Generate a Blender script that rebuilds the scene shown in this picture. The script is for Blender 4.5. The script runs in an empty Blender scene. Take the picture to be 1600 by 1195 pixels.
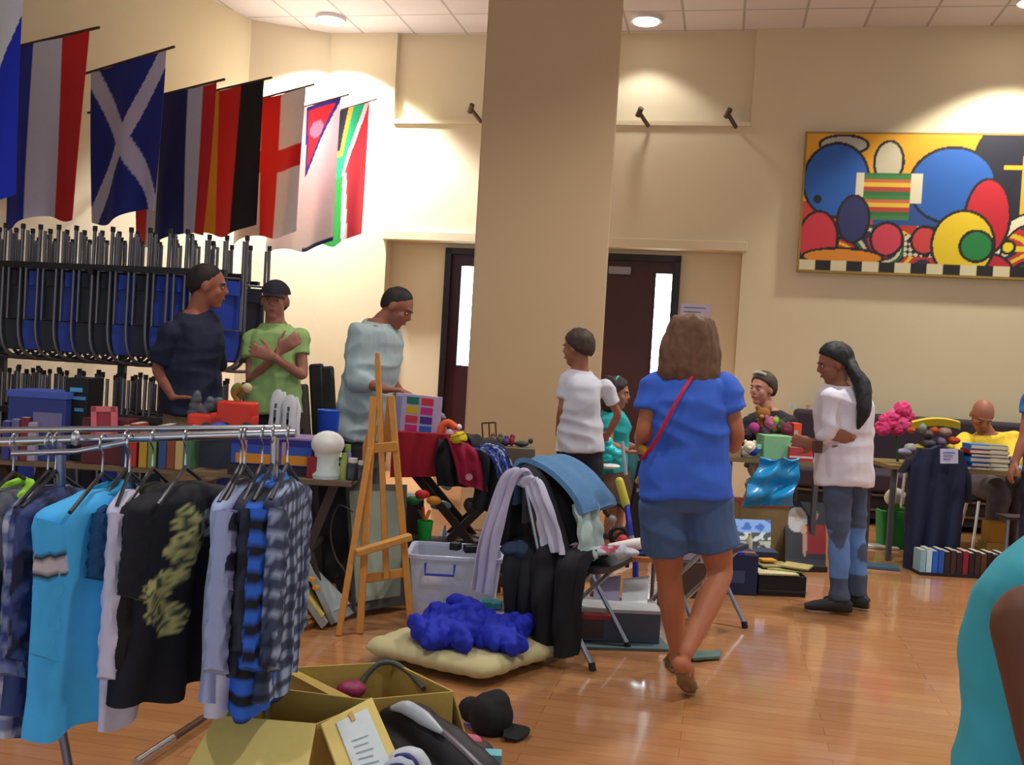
import bpy, bmesh, math, random
from mathutils import Vector, Matrix, Euler, noise
random.seed(7)
C = bpy.context.scene.collection
SC = bpy.context.scene
V = Vector
PI = math.pi
# ---------------------------------------------------------------- camera
F_PX, CAM_H, PITCH, ROLL = 1550.0, 1.42, math.radians(1.64), math.radians(3.3)
_f = V((0, math.cos(PITCH), -math.sin(PITCH)))
_r0, _u0 = V((1, 0, 0)), V((0, math.sin(PITCH), math.cos(PITCH)))
_r = _r0*math.cos(ROLL) + _u0*math.sin(ROLL)
_u = _u0*math.cos(ROLL) - _r0*math.sin(ROLL)
CAM = V((0, 0, CAM_H))
cam = bpy.data.objects.new('camera', bpy.data.cameras.new('camera'))
cam.data.sensor_width = 36; cam.data.lens = F_PX/1600*36; cam.data.clip_end = 100
cam.data.dof.use_dof = False
m = Matrix((_r, _u, -_f)).transposed().to_4x4(); m.translation = CAM
cam.matrix_world = m
C.objects.link(cam); SC.camera = cam
# ---------------------------------------------------------------- world, exposure
SC.view_settings.view_transform = 'Standard'; SC.view_settings.look = 'None'
SC.view_settings.gamma = 1; SC.view_settings.exposure = EXPOSURE = 0.12
SC.view_settings.use_curve_mapping = False
W_ = bpy.data.worlds.new('daylight'); SC.world = W_; W_.use_nodes = True
bg = W_.node_tree.nodes['Background']; bg.inputs[0].default_value = (0.80, 0.90, 1.0, 1); bg.inputs[1].default_value = 1.0

def ray(px, py):
    return (_f*F_PX + _r*(px-800) + _u*(597.5-py)).normalized()
def W(px, py, Y):
    """a point of the room seen at (px, py) that stands Y metres into the hall"""
    d = ray(px, py); return CAM + d*(Y/d.y)
def G(px, py, z=0.0):
    d = ray(px, py); return CAM + d*((z-CAM_H)/d.z)
def PL(px, py, p0, n):
    d = ray(px, py); return CAM + d*((V(p0)-CAM).dot(n)/d.dot(n))
# ---------------------------------------------------------------- colour / material
def lin(c):
    if isinstance(c, str):
        c = tuple(int(c[i:i+2], 16)/255 for i in (0, 2, 4))
    return tuple(x/12.92 if x <= .04045 else ((x+.055)/1.055)**2.4 for x in c)
_M = {}
def mat(col, rough=.7, metal=0., var=.10, scale=30., bump=0., emit=0., alpha=1., trans=0., sheen=0.):
    k = (col, rough, metal, var, scale, bump, emit, alpha, trans)
    if k in _M: return _M[k]
    m = bpy.data.materials.new('surface_%s' % col); m.use_nodes = True
    nt = m.node_tree; b = nt.nodes['Principled BSDF']
    b.inputs['Roughness'].default_value = rough; b.inputs['Metallic'].default_value = metal
    if trans: b.inputs['Transmission Weight'].default_value = trans; b.inputs['IOR'].default_value = 1.2
    if alpha < 1: b.inputs['Alpha'].default_value = alpha
    no = nt.nodes.new('ShaderNodeTexNoise'); no.inputs['Scale'].default_value = scale; no.inputs['Detail'].default_value = 3
    tc = nt.nodes.new('ShaderNodeTexCoord'); nt.links.new(tc.outputs['Object'], no.inputs['Vector'])
    mx = nt.nodes.new('ShaderNodeMix'); mx.data_type = 'RGBA'
    nt.links.new(no.outputs['Fac'], mx.inputs['Factor'])
    if col == 'attr':
        at = nt.nodes.new('ShaderNodeAttribute'); at.attribute_name = 'Col'
        mx.blend_type = 'MULTIPLY'; mx.inputs['Factor'].default_value = 1
        nt.links.new(at.outputs['Color'], mx.inputs['A'])
        mr = nt.nodes.new('ShaderNodeMapRange'); mr.inputs['To Min'].default_value = 1-var; mr.inputs['To Max'].default_value = 1+var
        nt.links.new(no.outputs['Fac'], mr.inputs['Value']); nt.links.new(mr.outputs[0], mx.inputs['B'])
        for l in list(nt.links):
            if l.to_socket == mx.inputs['Factor']: nt.links.remove(l)
    else:
        c = lin(col)
        mx.inputs['A'].default_value = (*[x*(1-var) for x in c], 1); mx.inputs['B'].default_value = (*[min(1, x*(1+var)) for x in c], 1)
    nt.links.new(mx.outputs['Result'], b.inputs['Base Color'])
    if emit:
        b.inputs['Emission Color'].default_value = (*lin(col), 1); b.inputs['Emission Strength'].default_value = emit
    if bump:
        bp = nt.nodes.new('ShaderNodeBump'); bp.inputs['Strength'].default_value = bump; bp.inputs['Distance'].default_value = .01
        nt.links.new(no.outputs['Fac'], bp.inputs['Height']); nt.links.new(bp.outputs[0], b.inputs['Normal'])
    _M[k] = m; return m
# ---------------------------------------------------------------- mesh builder
class MB:
    def __init__(s): s.v = []; s.f = []; s.c = []; s.col = None
    def _add(s, vs, fs):
        o = len(s.v); s.v += [V(p) for p in vs]; s.f += [tuple(i+o for i in f) for f in fs]
        s.c += [s.col]*len(vs); return s
    def box(s, c, d, ax=None):
        c = V(c); X, Y, Z = ax if ax else (V((1, 0, 0)), V((0, 1, 0)), V((0, 0, 1)))
        vs = [c + X*(i*d[0]/2) + Y*(j*d[1]/2) + Z*(k*d[2]/2) for i in (-1, 1) for j in (-1, 1) for k in (-1, 1)]
        return s._add(vs, [(0, 1, 3, 2), (4, 6, 7, 5), (0, 4, 5, 1), (2, 3, 7, 6), (0, 2, 6, 4), (1, 5, 7, 3)])
    def bar(s, a, b, w, h=None, up=(0, 0, 1)):
        a, b = V(a), V(b); d = (b-a); L = d.length; d.normalize(); h = h or w
        x = d.cross(V(up)); x = x.normalized() if x.length > 1e-4 else V((1, 0, 0)); y = x.cross(d)
        return s.box((a+b)/2, (w, L, h), (x, d, y))
    def loft(s, rings, cap=True, closed=False):
        n = len(rings[0]); vs = [p for r in rings for p in r]; fs = []
        K = len(rings)
        for k in range(K if closed else K-1):
            k2 = (k+1) % K
            for i in range(n):
                j = (i+1) % n; fs.append((k*n+i, k*n+j, k2*n+j, k2*n+i))
        if cap and not closed:
            fs.append(tuple(range(n-1, -1, -1))); fs.append(tuple((K-1)*n+i for i in range(n)))
        return s._add(vs, fs)
    def tube(s, pts, r, n=8, closed=False, round=False, smooth=0):
        pts = [V(p) for p in pts]
        if smooth: pts, r = spline(pts, r, smooth, closed)
        R = list(r) if isinstance(r, (list, tuple)) else [r]*len(pts)
        if round:
            a, b = (pts[0]-pts[1]).normalized(), (pts[-1]-pts[-2]).normalized()
            A = [pts[0]+a*R[0]*q for q in (.98, .8, .45)]; B = [pts[-1]+b*R[-1]*q for q in (.45, .8, .98)]
            pts = A+pts+B; R = [R[0]*q for q in (.2, .6, .9)]+R+[R[-1]*q for q in (.9, .6, .2)]
        rings = []; K = len(pts); nrm = None
        for i, p in enumerate(pts):
            a = pts[(i-1) % K] if (closed or i) else p; b = pts[(i+1) % K] if (closed or i < K-1) else p
            t = (b-a).normalized()
            if nrm is None:
                nrm = t.orthogonal().normalized()
            nrm = (nrm - t*nrm.dot(t)); nrm = nrm.normalized() if nrm.length > 1e-5 else t.orthogonal().normalized()
            bi = t.cross(nrm)
            rings.append([p + nrm*(R[i]*math.cos(2*PI*k/n)) + bi*(R[i]*math.sin(2*PI*k/n)) for k in range(n)])
        return s.loft(rings, True, closed)
    def ell(s, c, r, ax=None, nu=16, nv=10):
        c = V(c); r = (r, r, r) if isinstance(r, (int, float)) else r
        X, Y, Z = ax if ax else (V((1, 0, 0)), V((0, 1, 0)), V((0, 0, 1)))
        rings = []
        for k in range(nv+1):
            t = max(.04, min(PI-.04, PI*k/nv)); z = -math.cos(t); q = math.sin(t)
            rings.append([c + X*(r[0]*q*math.cos(2*PI*i/nu)) + Y*(r[1]*q*math.sin(2*PI*i/nu)) + Z*(r[2]*z) for i in range(nu)])
        return s.loft(rings)
    def lathe(s, prof, c=(0, 0, 0), n=20, ax=None):
        c = V(c); X, Y, Z = ax if ax else (V((1, 0, 0)), V((0, 1, 0)), V((0, 0, 1)))
        return s.loft([[c + X*(r*math.cos(2*PI*i/n)) + Y*(r*math.sin(2*PI*i/n)) + Z*z for i in range(n)] for r, z in prof])
    def sheet(s, fn, nu, nv, t=.004, colf=None):
        """thick sheet: fn(u, v) -> point, u and v in 0..1; colf(u, v) -> colour"""
        P = [[V(fn(i/nu, j/nv)) for i in range(nu+1)] for j in range(nv+1)]
        o = len(s.v); N = (nu+1)*(nv+1); top = []; bot = []; cl = []
        for j in range(nv+1):
            for i in range(nu+1):
                a = P[j][min(i+1, nu)]-P[j][max(i-1, 0)]; b = P[min(j+1, nv)][i]-P[max(j-1, 0)][i]
                n_ = a.cross(b); n_ = n_.normalized() if n_.length > 1e-9 else V((0, 0, 1))
                top.append(P[j][i]+n_*t/2); bot.append(P[j][i]-n_*t/2)
                cl.append(lin(colf(i/nu, j/nv)) if colf else s.col)
        s.v += top+bot; s.c += cl+cl
        ix = lambda i, j: o+j*(nu+1)+i
        for j in range(nv):
            for i in range(nu):
                q = (ix(i, j), ix(i+1, j), ix(i+1, j+1), ix(i, j+1)); s.f.append(q); s.f.append(tuple(x+N for x in reversed(q)))
        ed = [ix(i, 0) for i in range(nu+1)]+[ix(nu, j) for j in range(1, nv+1)]+[ix(i, nv) for i in range(nu-1, -1, -1)]+[ix(0, j) for j in range(nv-1, 0, -1)]
        for a, b in zip(ed, ed[1:]+ed[:1]): s.f.append((b, a, a+N, b+N))
        return s
    def prism(s, poly, o, X, Y, t):
        """polygon (2D) in the plane X, Y at o, extruded t along X x Y"""
        o, X, Y = V(o), V(X), V(Y); Z = X.cross(Y).normalized()*t; n = len(poly)
        vs = [o+X*a+Y*b for a, b in poly]+[o+X*a+Y*b+Z for a, b in poly]
        return s._add(vs, [tuple(range(n-1, -1, -1)), tuple(range(n, 2*n))]+[(i, (i+1) % n, n+(i+1) % n, n+i) for i in range(n)])
    def mesh(s, name, smooth=True):
        me = bpy.data.meshes.new(name); me.from_pydata([tuple(p) for p in s.v], [], s.f)
        if any(c is not None for c in s.c):
            at = me.color_attributes.new('Col', 'FLOAT_COLOR', 'POINT')
            at.data.foreach_set('color', [x for c in s.c for x in (*(c or (.5, .5, .5)), 1)])
        me.update()
        if smooth: smooth_mesh(me)
        return me
def smooth_mesh(me, ang=42):
    me.polygons.foreach_set('use_smooth', [True]*len(me.polygons)); me.set_sharp_from_angle(angle=math.radians(ang))
def spline(pts, r, k, closed=False):
    n = len(pts); R = list(r) if isinstance(r, (list, tuple)) else [r]*n; P = []; Q = []
    for i in range(n if closed else n-1):
        g = (lambda j: j % n) if closed else (lambda j: max(0, min(n-1, j)))
        p0, p1, p2, p3 = (pts[g(i+d)] for d in (-1, 0, 1, 2))
        for q in range(k):
            t = q/k
            P.append(.5*((2*p1)+(p2-p0)*t+(2*p0-5*p1+4*p2-p3)*t*t+(3*p1-p0-3*p2+p3)*t**3)); Q.append(R[g(i)]*(1-t)+R[g(i+1)]*t)
    if not closed: P.append(pts[-1]); Q.append(R[-1])
    return P, Q
# ---------------------------------------------------------------- things and parts
def props(o, label=None, cat=None, group=None, kind=None):
    if label: o['label'] = label
    if cat: o['category'] = cat
    if group: o['group'] = group
    if kind: o['kind'] = kind
    return o
def thing(name, label, cat, loc=(0, 0, 0), group=None, rz=0.):
    o = bpy.data.objects.new(name, None); C.objects.link(o); o.location = loc; o.rotation_euler.z = rz
    o.empty_display_size = .05
    return props(o, label, cat, group)
def obj(name, mb, m, parent=None, local=False, bev=0., label=None, smooth=True, kind=None):
    """ONE mesh object; vertices are in room coordinates unless local"""
    me = mb.mesh(name, smooth) if isinstance(mb, MB) else mb
    me.materials.append(m)
    if parent and not local:
        q = parent; L = []
        while q: L.append(q); q = q.parent
        M_ = Matrix()
        for q in reversed(L): M_ = M_ @ q.matrix_basis
        me.transform(M_.inverted())
    elif not parent and not local:
        n = len(me.vertices)
        if n:
            co = [0]*(3*n); me.vertices.foreach_get('co', co)
            c = V(((min(co[0::3])+max(co[0::3]))/2, (min(co[1::3])+max(co[1::3]))/2, min(co[2::3])))
            me.transform(Matrix.Translation(-c))
    o = bpy.data.objects.new(name, me); C.objects.link(o)
    if parent: o.parent = parent
    elif not local and len(me.vertices): o.location = c
    if bev:
        b = o.modifiers.new('bevel', 'BEVEL'); b.width = bev; b.segments = 2; b.limit_method = 'ANGLE'
    if label: o['label'] = label
    if kind: o['kind'] = kind
    return o
def single(name, mb, m, label, cat, group=None, **k):
    return props(obj(name, mb, m, **k), label, cat, group)
def structure(name, mb, m, **k):
    o = obj(name, mb, m, **k); o['kind'] = 'structure'; return o
def copy_thing(o, loc=None, rz=None, label=None, scale=None):
    def rec(q, par):
        c = q.copy(); C.objects.link(c); c.parent = par
        for ch in q.children: rec(ch, c)
        return c
    c = rec(o, None)
    if loc is not None: c.location = loc
    if rz is not None: c.rotation_euler.z = rz
    if scale: c.scale = (scale,)*3
    if label: c['label'] = label
    return c
def nz(p, sc, seed=0.): return noise.noise(V(p)*sc+V((seed, seed*1.7, -seed)))
def remesh(mb, vox=.009, sm=3, disp=0., dsc=9., ridge=False, colf=None, folds=False):
    me = mb.mesh('tmp', False); o = bpy.data.objects.new('tmp', me); C.objects.link(o)
    r = o.modifiers.new('r', 'REMESH'); r.mode = 'VOXEL'; r.voxel_size = vox
    if sm:
        s = o.modifiers.new('s', 'SMOOTH'); s.iterations = sm; s.factor = .5
    dg = bpy.context.evaluated_depsgraph_get(); dg.update()
    out = bpy.data.meshes.new_from_object(o.evaluated_get(dg))
    bpy.data.objects.remove(o); bpy.data.meshes.remove(me)
    out.color_attributes and [out.color_attributes.remove(a) for a in list(out.color_attributes)]
    if disp:
        ns = [v.normal.copy() for v in out.vertices]
        for v, n_ in zip(out.vertices, ns):
            p = v.co; q = V((p.x, p.y, p.z*.5)) if not ridge else p
            h = noise.noise(q*dsc)*.6+noise.noise(q*dsc*2.3)*.3
            if folds: h = h*.6+.45-1.5*abs(noise.noise(V((p.x*4+p.z*2, p.y*4-p.z*2, p.z*9+3))))
            if ridge: h = (1-abs(h)*3.2)*.6
            v.co = p+n_*h*disp
    if colf:
        at = out.color_attributes.new('Col', 'FLOAT_COLOR', 'POINT')
        d = []
        for v in out.vertices: d += [*lin(colf(v.co)), 1]
        at.data.foreach_set('color', d)
    out.polygons.foreach_set('use_smooth', [True]*len(out.polygons))
    return out
WOOD = mat('6b4a30', .45, var=.25, scale=14)
STEEL = mat('c9ccd2', .22, .95, var=.05)
BLACK = mat('0d0d12', .5)
DARK = mat('15161d', .65)
CARD = mat('bfa454', .8, var=.10, scale=60)
# ================================================================ THE HALL
CEIL = 4.95
A12 = math.radians(12)
WT, WN = V((math.cos(A12), -math.sin(A12), 0)), V((-math.sin(A12), -math.cos(A12), 0))
WO = V((0, 10.93, 0))
def wl(s, h, d=0.): return WO + WT*s + WN*d + V((0, 0, h))
def wpx(px, py, d=0.):
    p = PL(px, py, WO+WN*d, WN); q = p-WO; return q.dot(WT), p.z
def lamp_area(name, loc, size, power, col, rot=(0, 0, 0)):
    l = bpy.data.lights.new(name, 'AREA'); l.energy = power; l.size = size; l.color = col
    o = bpy.data.objects.new(name, l); C.objects.link(o); o.location = loc; o.rotation_euler = rot; return o
def wallmat(c):
    m = bpy.data.materials.new('painted_plaster'); m.use_nodes = True; nt = m.node_tree; b = nt.nodes['Principled BSDF']
    b.inputs['Roughness'].default_value = .85
    n1 = nt.nodes.new('ShaderNodeTexNoise'); n1.inputs['Scale'].default_value = .8; n2 = nt.nodes.new('ShaderNodeTexNoise'); n2.inputs['Scale'].default_value = 90
    tc = nt.nodes.new('ShaderNodeTexCoord'); nt.links.new(tc.outputs['Object'], n1.inputs[0]); nt.links.new(tc.outputs['Object'], n2.inputs[0])
    mx = nt.nodes.new('ShaderNodeMix'); mx.data_type = 'RGBA'; c = lin(c)
    mx.inputs['A'].default_value = (*[x*.95 for x in c], 1); mx.inputs['B'].default_value = (*[min(1, x*1.05) for x in c], 1)
    nt.links.new(n1.outputs['Fac'], mx.inputs['Factor']); nt.links.new(mx.outputs['Result'], b.inputs['Base Color'])
    bp = nt.nodes.new('ShaderNodeBump'); bp.inputs['Strength'].default_value = .15; bp.inputs['Distance'].default_value = .004
    nt.links.new(n2.outputs['Fac'], bp.inputs['Height']); nt.links.new(bp.outputs[0], b.inputs['Normal']); return m
def tilemat():
    m = bpy.data.materials.new('ceiling_tiles'); m.use_nodes = True; nt = m.node_tree; b = nt.nodes['Principled BSDF']
    b.inputs['Roughness'].default_value = .9
    tc = nt.nodes.new('ShaderNodeTexCoord'); mp = nt.nodes.new('ShaderNodeMapping'); mp.inputs['Rotation'].default_value[2] = A12
    br = nt.nodes.new('ShaderNodeTexBrick'); br.offset = 0; br.inputs['Scale'].default_value = 1
    br.inputs['Brick Width'].default_value = .6; br.inputs['Row Height'].default_value = .6; br.inputs['Mortar Size'].default_value = .014
    br.inputs['Color1'].default_value = (*lin('d9d6de'), 1); br.inputs['Color2'].default_value = (*lin('cfccd6'), 1); br.inputs['Mortar'].default_value = (*lin('a9a6ac'), 1)
    nt.links.new(tc.outputs['Object'], mp.inputs[0]); nt.links.new(mp.outputs[0], br.inputs[0]); nt.links.new(br.outputs['Color'], b.inputs['Base Color']); return m
def floormat():
    m = bpy.data.materials.new('laminate_planks'); m.use_nodes = True; nt = m.node_tree; b = nt.nodes['Principled BSDF']
    tc = nt.nodes.new('ShaderNodeTexCoord'); mp = nt.nodes.new('ShaderNodeMapping'); mp.inputs['Rotation'].default_value[2] = A12
    br = nt.nodes.new('ShaderNodeTexBrick'); br.inputs['Scale'].default_value = 1; br.inputs['Brick Width'].default_value = 1.1
    br.inputs['Row Height'].default_value = .085; br.inputs['Mortar Size'].default_value = .0012; br.inputs['Bias'].default_value = 0
    br.inputs['Color1'].default_value = (*lin('bb875a'), 1); br.inputs['Color2'].default_value = (*lin('b17b4f'), 1); br.inputs['Mortar'].default_value = (*lin('8a5630'), 1)
    no = nt.nodes.new('ShaderNodeTexNoise'); no.inputs['Scale'].default_value = 3; no.inputs['Detail'].default_value = 6
    mp2 = nt.nodes.new('ShaderNodeMapping'); mp2.inputs['Scale'].default_value = (1, 14, 1); mp2.inputs['Rotation'].default_value[2] = A12
    mx = nt.nodes.new('ShaderNodeMix'); mx.data_type = 'RGBA'; mx.blend_type = 'MULTIPLY'; mx.inputs['Factor'].default_value = 1
    mr = nt.nodes.new('ShaderNodeMapRange'); mr.inputs['To Min'].default_value = .82; mr.inputs['To Max'].default_value = 1.18
    for a, c in ((tc.outputs['Object'], mp.inputs[0]), (mp.outputs[0], br.inputs[0]), (tc.outputs['Object'], mp2.inputs[0]), (mp2.outputs[0], no.inputs[0]),
                 (no.outputs['Fac'], mr.inputs[0]), (br.outputs['Color'], mx.inputs['A']), (mr.outputs[0], mx.inputs['B']), (mx.outputs['Result'], b.inputs['Base Color'])): nt.links.new(a, c)
    mr2 = nt.nodes.new('ShaderNodeMapRange'); mr2.inputs['To Min'].default_value = .11; mr2.inputs['To Max'].default_value = .22
    nt.links.new(no.outputs['Fac'], mr2.inputs[0]); nt.links.new(mr2.outputs[0], b.inputs['Roughness'])
    b.inputs['Coat Weight'].default_value = .6; b.inputs['Coat Roughness'].default_value = .07
    return m
WALL = wallmat('d2c7aa')
floor = MB().box((0, 3, -.05), (26, 24, .1)); structure('floor', floor, floormat(), smooth=False)
ce = MB().box((0, 3, CEIL+.05), (26, 24, .1)); structure('ceiling', ce, tilemat(), smooth=False)
s500 = wpx(500, 400)[0]; s1, s2 = wpx(603, 400)[0], wpx(1160, 400)[0]; SR = 6.6
hU, hL = wpx(880, 191)[1], wpx(880, 374)[1]
R_ = .17
b = MB()
def wbox(b, sa, sb, ha, hb, da, db):
    return b.box(wl((sa+sb)/2, (ha+hb)/2, (da+db)/2), (sb-sa, hb-ha, abs(db-da)), (WT, V((0, 0, 1)), WN))
wbox(b, s500-.6, s1, 0, CEIL, -.5, 0); wbox(b, s2, SR, 0, CEIL, -.5, 0); wbox(b, s1, s2, hL, hU, -.5, 0)
wbox(b, s1, s2, hU, CEIL, -.5, -R_*.5)
dl, dr = wpx(692, 500, -R_)[0], wpx(1060, 480, -R_)[0]; dtop = wpx(1000, 398, -R_)[1]
wbox(b, s1, dl, 0, hL, -.5, -R_); wbox(b, dr, s2, 0, hL, -.5, -R_); wbox(b, dl, dr, dtop, hL, -.5, -R_)
structure('wall_back', b, WALL, smooth=False)
tb = MB(); wbox(tb, s1-.04, s2+.04, hL-.07, hL+.03, -R_+.02, .07); structure('trim_1', tb, WALL, smooth=False, bev=.006)
tb = MB(); wbox(tb, s1, s2, hU-.03, hU+.015, -.1, .03); structure('trim_2', tb, WALL, smooth=False)
# left: a chamfered pier, then the long flag wall
P500 = wl(s500, 0); P365 = V((-3.11, 11.1, 0)); LD = V((-.41, -.91, 0)).normalized(); LN = V((.91, -.41, 0)).normalized(); PE = P365+LD*9
b = MB()
def vwall(b, a, c, t=.2, h=CEIL, z0=0.):
    d = (c-a).normalized(); n = V((d.y, -d.x, 0))
    return b.box((a+c)/2 - n*t/2*-1 + V((0, 0, (z0+h)/2)), ((c-a).length, t, h-z0), (d, n, V((0, 0, 1))))
b = MB(); d = (P365-P500).normalized(); nn = V((d.y, -d.x, 0)); b.box((P365+P500)/2+nn*.1*(1 if nn.y > 0 else -1)+V((0, 0, CEIL/2)), ((P365-P500).length+.02, .2, CEIL), (d, nn, V((0, 0, 1))))
structure('wall_pier', b, WALL, smooth=False)
b = MB().box((P365+PE)/2-LN*.1+V((0, 0, CEIL/2)), ((P365-PE).length, .2, CEIL), (LD, LN, V((0, 0, 1)))); structure('wall_left', b, WALL, smooth=False)
# right wall out of frame with its tall windows, open jambs let the daylight in
RW = wl(SR, 0); b = MB()
for k in range(5):
    c0 = RW+WN*(k*3.2+.45); b.box(c0+V((0, 0, CEIL/2)), (.2, .9, CEIL), (WT, WN, V((0, 0, 1))))
for z0, z1 in ((0, .9), (3.9, CEIL)): b.box(RW+WN*8+V((0, 0, (z0+z1)/2)), (.2, 16, z1-z0), (WT, WN, V((0, 0, 1))))
structure('wall_right', b, WALL, smooth=False)
# round-less square pillar in the middle of the hall
pc = W(839, 500, 8.1); pc.z = 0
PX = .5*(W(963, 300, 7.9)-W(754, 300, 7.9)).length
b = MB().box((pc.x, pc.y, CEIL/2), (2*PX, .45, CEIL)); structure('wall_pillar', b, wallmat('c8ad88'), smooth=False, bev=.012)
# double doors in the niche
MAH = mat('35101a', .4, var=.2, scale=8); DB = mat('140a12', .4)
def dbox(b, sa, sb, ha, hb, da, db): return wbox(b, sa, sb, ha, hb, da-R_, db-R_)
fr = MB(); dbox(fr, dl, dl+.07, 0, dtop, -.02, .05); dbox(fr, dr-.07, dr, 0, dtop, -.02, .05); dbox(fr, dl, dr, dtop-.07, dtop, -.02, .05)
mid = (dl+dr)/2
def leaf(n, sa, sb, ga, gb):
    g0, g1 = wpx(ga, 500, -R_)[0], wpx(gb, 500, -R_)[0]; h0, h1 = wpx(1040, 590, -R_)[1], wpx(1040, 428, -R_)[1]
    b = MB(); dbox(b, sa, g0, .01, dtop-.07, -.05, 0); dbox(b, g1, sb, .01, dtop-.07, -.05, 0); dbox(b, g0, g1, .01, h0, -.05, 0); dbox(b, g0, g1, h1, dtop-.07, -.05, 0)
    o = structure('door_%d' % n, b, MAH, smooth=False)
    p = MB(); dbox(p, g0, g1, h0, h1, -.035, -.025); obj('pane', p, mat('e6f6ff', .3, emit=13.0), o, smooth=False, label='bright daylit glass strip')
    e = MB(); dbox(e, g0-.02, g0, h0-.02, h1+.02, -.052, .006); dbox(e, g1, g1+.02, h0-.02, h1+.02, -.052, .006); obj('glazing_bead', e, DB, o, smooth=False)
    return o
d1 = leaf(1, dl+.07, mid, 717, 741); d2 = leaf(2, mid, dr-.07, 1021, 1046)
cb = MB(); s_, h_ = wpx(969, 423, -R_); dbox(cb, s_-.12, s_+.12, h_-.04, h_+.04, 0, .06); obj('door_closer', cb, mat('8b8d98', .4, .5), d2, smooth=False)
structure('door_frame', fr, DB, smooth=False)
# notice on the wall
s_, h_ = wpx(1086, 492, -R_); nb = MB(); dbox(nb, s_-.16, s_+.16, h_-.12, h_+.12, .0, .006)
t = single('notice', nb, mat('c3c6e6', .8), 'pale paper notice taped to the wall right of the dark door', 'notice')
lb = MB()
for k in range(4): dbox(lb, s_-.12, s_+.11-.05*(k % 2), h_+.07-.045*k, h_+.082-.045*k, .006, .008)
obj('text_lines', lb, mat('6c6f9a', .8), t)
# little bracket lamps on the upper sill
for px, py, lb_ in ((745, 183, 'small dark bracket on the wall sill just left of the pillar'), (1006, 189, 'small dark bracket on the wall sill, first right of the pillar'), (1143, 191, 'small dark bracket on the wall sill near its right end')):
    s_, h_ = wpx(px, py, .05); t = thing('wall_bracket', lb_, 'bracket', wl(s_, h_-.04, .05), 'brackets on the upper wall sill')
    obj('arm', MB().bar(wl(s_+.05, h_-.05, .03), wl(s_-.04, h_+.06, .16), .03), mat('4c3a30', .5), t)
    obj('head', MB().tube([wl(s_-.06, h_+.03, .14), wl(s_-.02, h_+.10, .2)], .03), mat('4c3a30', .5), t)
# recessed ceiling lamps
LC = (1.0, .955, .90)
def downlight(px, py, pos=None, power=300, col=LC, size=math.radians(112), label='', on=1., blend=.35):
    p = G(px, py, CEIL) if pos is None else V((*pos, CEIL))
    t = thing('ceiling_lamp', label, 'lamp', (p.x, p.y, CEIL-.03), 'recessed ceiling lamps')
    obj('ring', MB().lathe([(.13, -.004), (.165, -.012), (.165, .03), (.13, .03)], (0, 0, 0)), mat('d8d8dc', .4), t, local=True)
    obj('diffuser', MB().lathe([(.128, 0), (.128, .01)], (0, 0, -.02)), mat('fff4e4', .5, emit=16*on), t, local=True)
    l = bpy.data.lights.new('lamp_light', 'SPOT'); l.energy = power; l.color = col; l.spot_size = size; l.spot_blend = blend; l.shadow_soft_size = .1
    o = bpy.data.objects.new('lamp_light', l); C.objects.link(o); o.parent = t; o.location = (0, 0, -.04); return t
downlight(517, 27, power=1700, col=(1, .98, .98), label='bright round ceiling lamp left of the pillar')
downlight(1010, 28, power=60, on=.25, label='dim round ceiling lamp right of the pillar')
downlight(0, 0, (-4.2, 9.1), 1300, col=(1, .98, .98), label='ceiling lamp above the row of flags')
downlight(0, 0, (4.6, 9.2), 460, col=(1, .93, .78), label='ceiling lamp above the painting')
for x, y, pw, lb_ in ((2.2, 6.2, 420, 'ceiling lamp over the floor before the ponytail girl'), (-1.2, 5.2, 160, 'ceiling lamp over the easel'), (4.6, 5.2, 360, 'ceiling lamp over the far right floor'), (1.5, 2.5, 240, 'ceiling lamp over the walking woman'), (-1.6, 1.8, 140, 'ceiling lamp over the clothes rail')):
    downlight(0, 0, (x, y), pw, label=lb_, size=math.radians(130), blend=.8)
# ================================================================ PEOPLE
SKIN = lambda c: mat(c, .55, var=.06, scale=6)
def frame_of(f, u=(0, 0, 1)):
    f = V(f).normalized(); u = V(u); r = f.cross(u).normalized(); u = r.cross(f).normalized(); return f, u, r
def ring(c, a, b, n=18, p=2.4):
    out = []
    for i in range(n):
        t = 2*PI*i/n; x, y = math.cos(t), math.sin(t)
        x = math.copysign(abs(x)**(2/p), x); y = math.copysign(abs(y)**(2/p), y); out.append(c+a*x+b*y)
    return out
def add_hand(mb, w, d, nrm, side, s, curl):
    """palm, five fingers; d towards the fingers, nrm = palm normal, side = +1/-1 thumb side along d x nrm"""
    d = V(d).normalized(); nrm = V(nrm); nrm = (nrm-d*nrm.dot(d)).normalized(); l = d.cross(nrm)*side
    k = w+d*.085*s
    mb.loft([ring(w+d*t*s, l*(hw*s), nrm*(th*s), 10) for t, hw, th in ((-.02, .026, .02), (.02, .034, .016), (.06, .042, .016), (.09, .041, .012))])
    for i, (o, L) in enumerate(((.031, .072), (.0105, .08), (-.0105, .075), (-.031, .06))):
        b = k+l*o*s; dd = (d+l*o*3.2).normalized(); pts = [b-dd*.01*s]; a = curl*.35
        for q, ll in enumerate((.45, .32, .25)):
            dir_ = dd*math.cos(a)+nrm*math.sin(a); pts.append(pts[-1]+dir_*(L*ll*s)); a += curl*.55
        mb.tube(pts, [.0100*s, .0095*s, .0088*s, .0075*s], 8, round=True)
    b = w+d*.02*s+l*.028*s; d1 = (d*.65+l*.75+nrm*.25).normalized(); d2 = (d*.9+l*.3+nrm*.35).normalized()
    mb.tube([b, b+d1*.038*s, b+d1*.038*s+d2*.03*s, b+d1*.038*s+d2*.055*s], [.014*s, .0125*s, .011*s, .009*s], 8, round=True)
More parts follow.
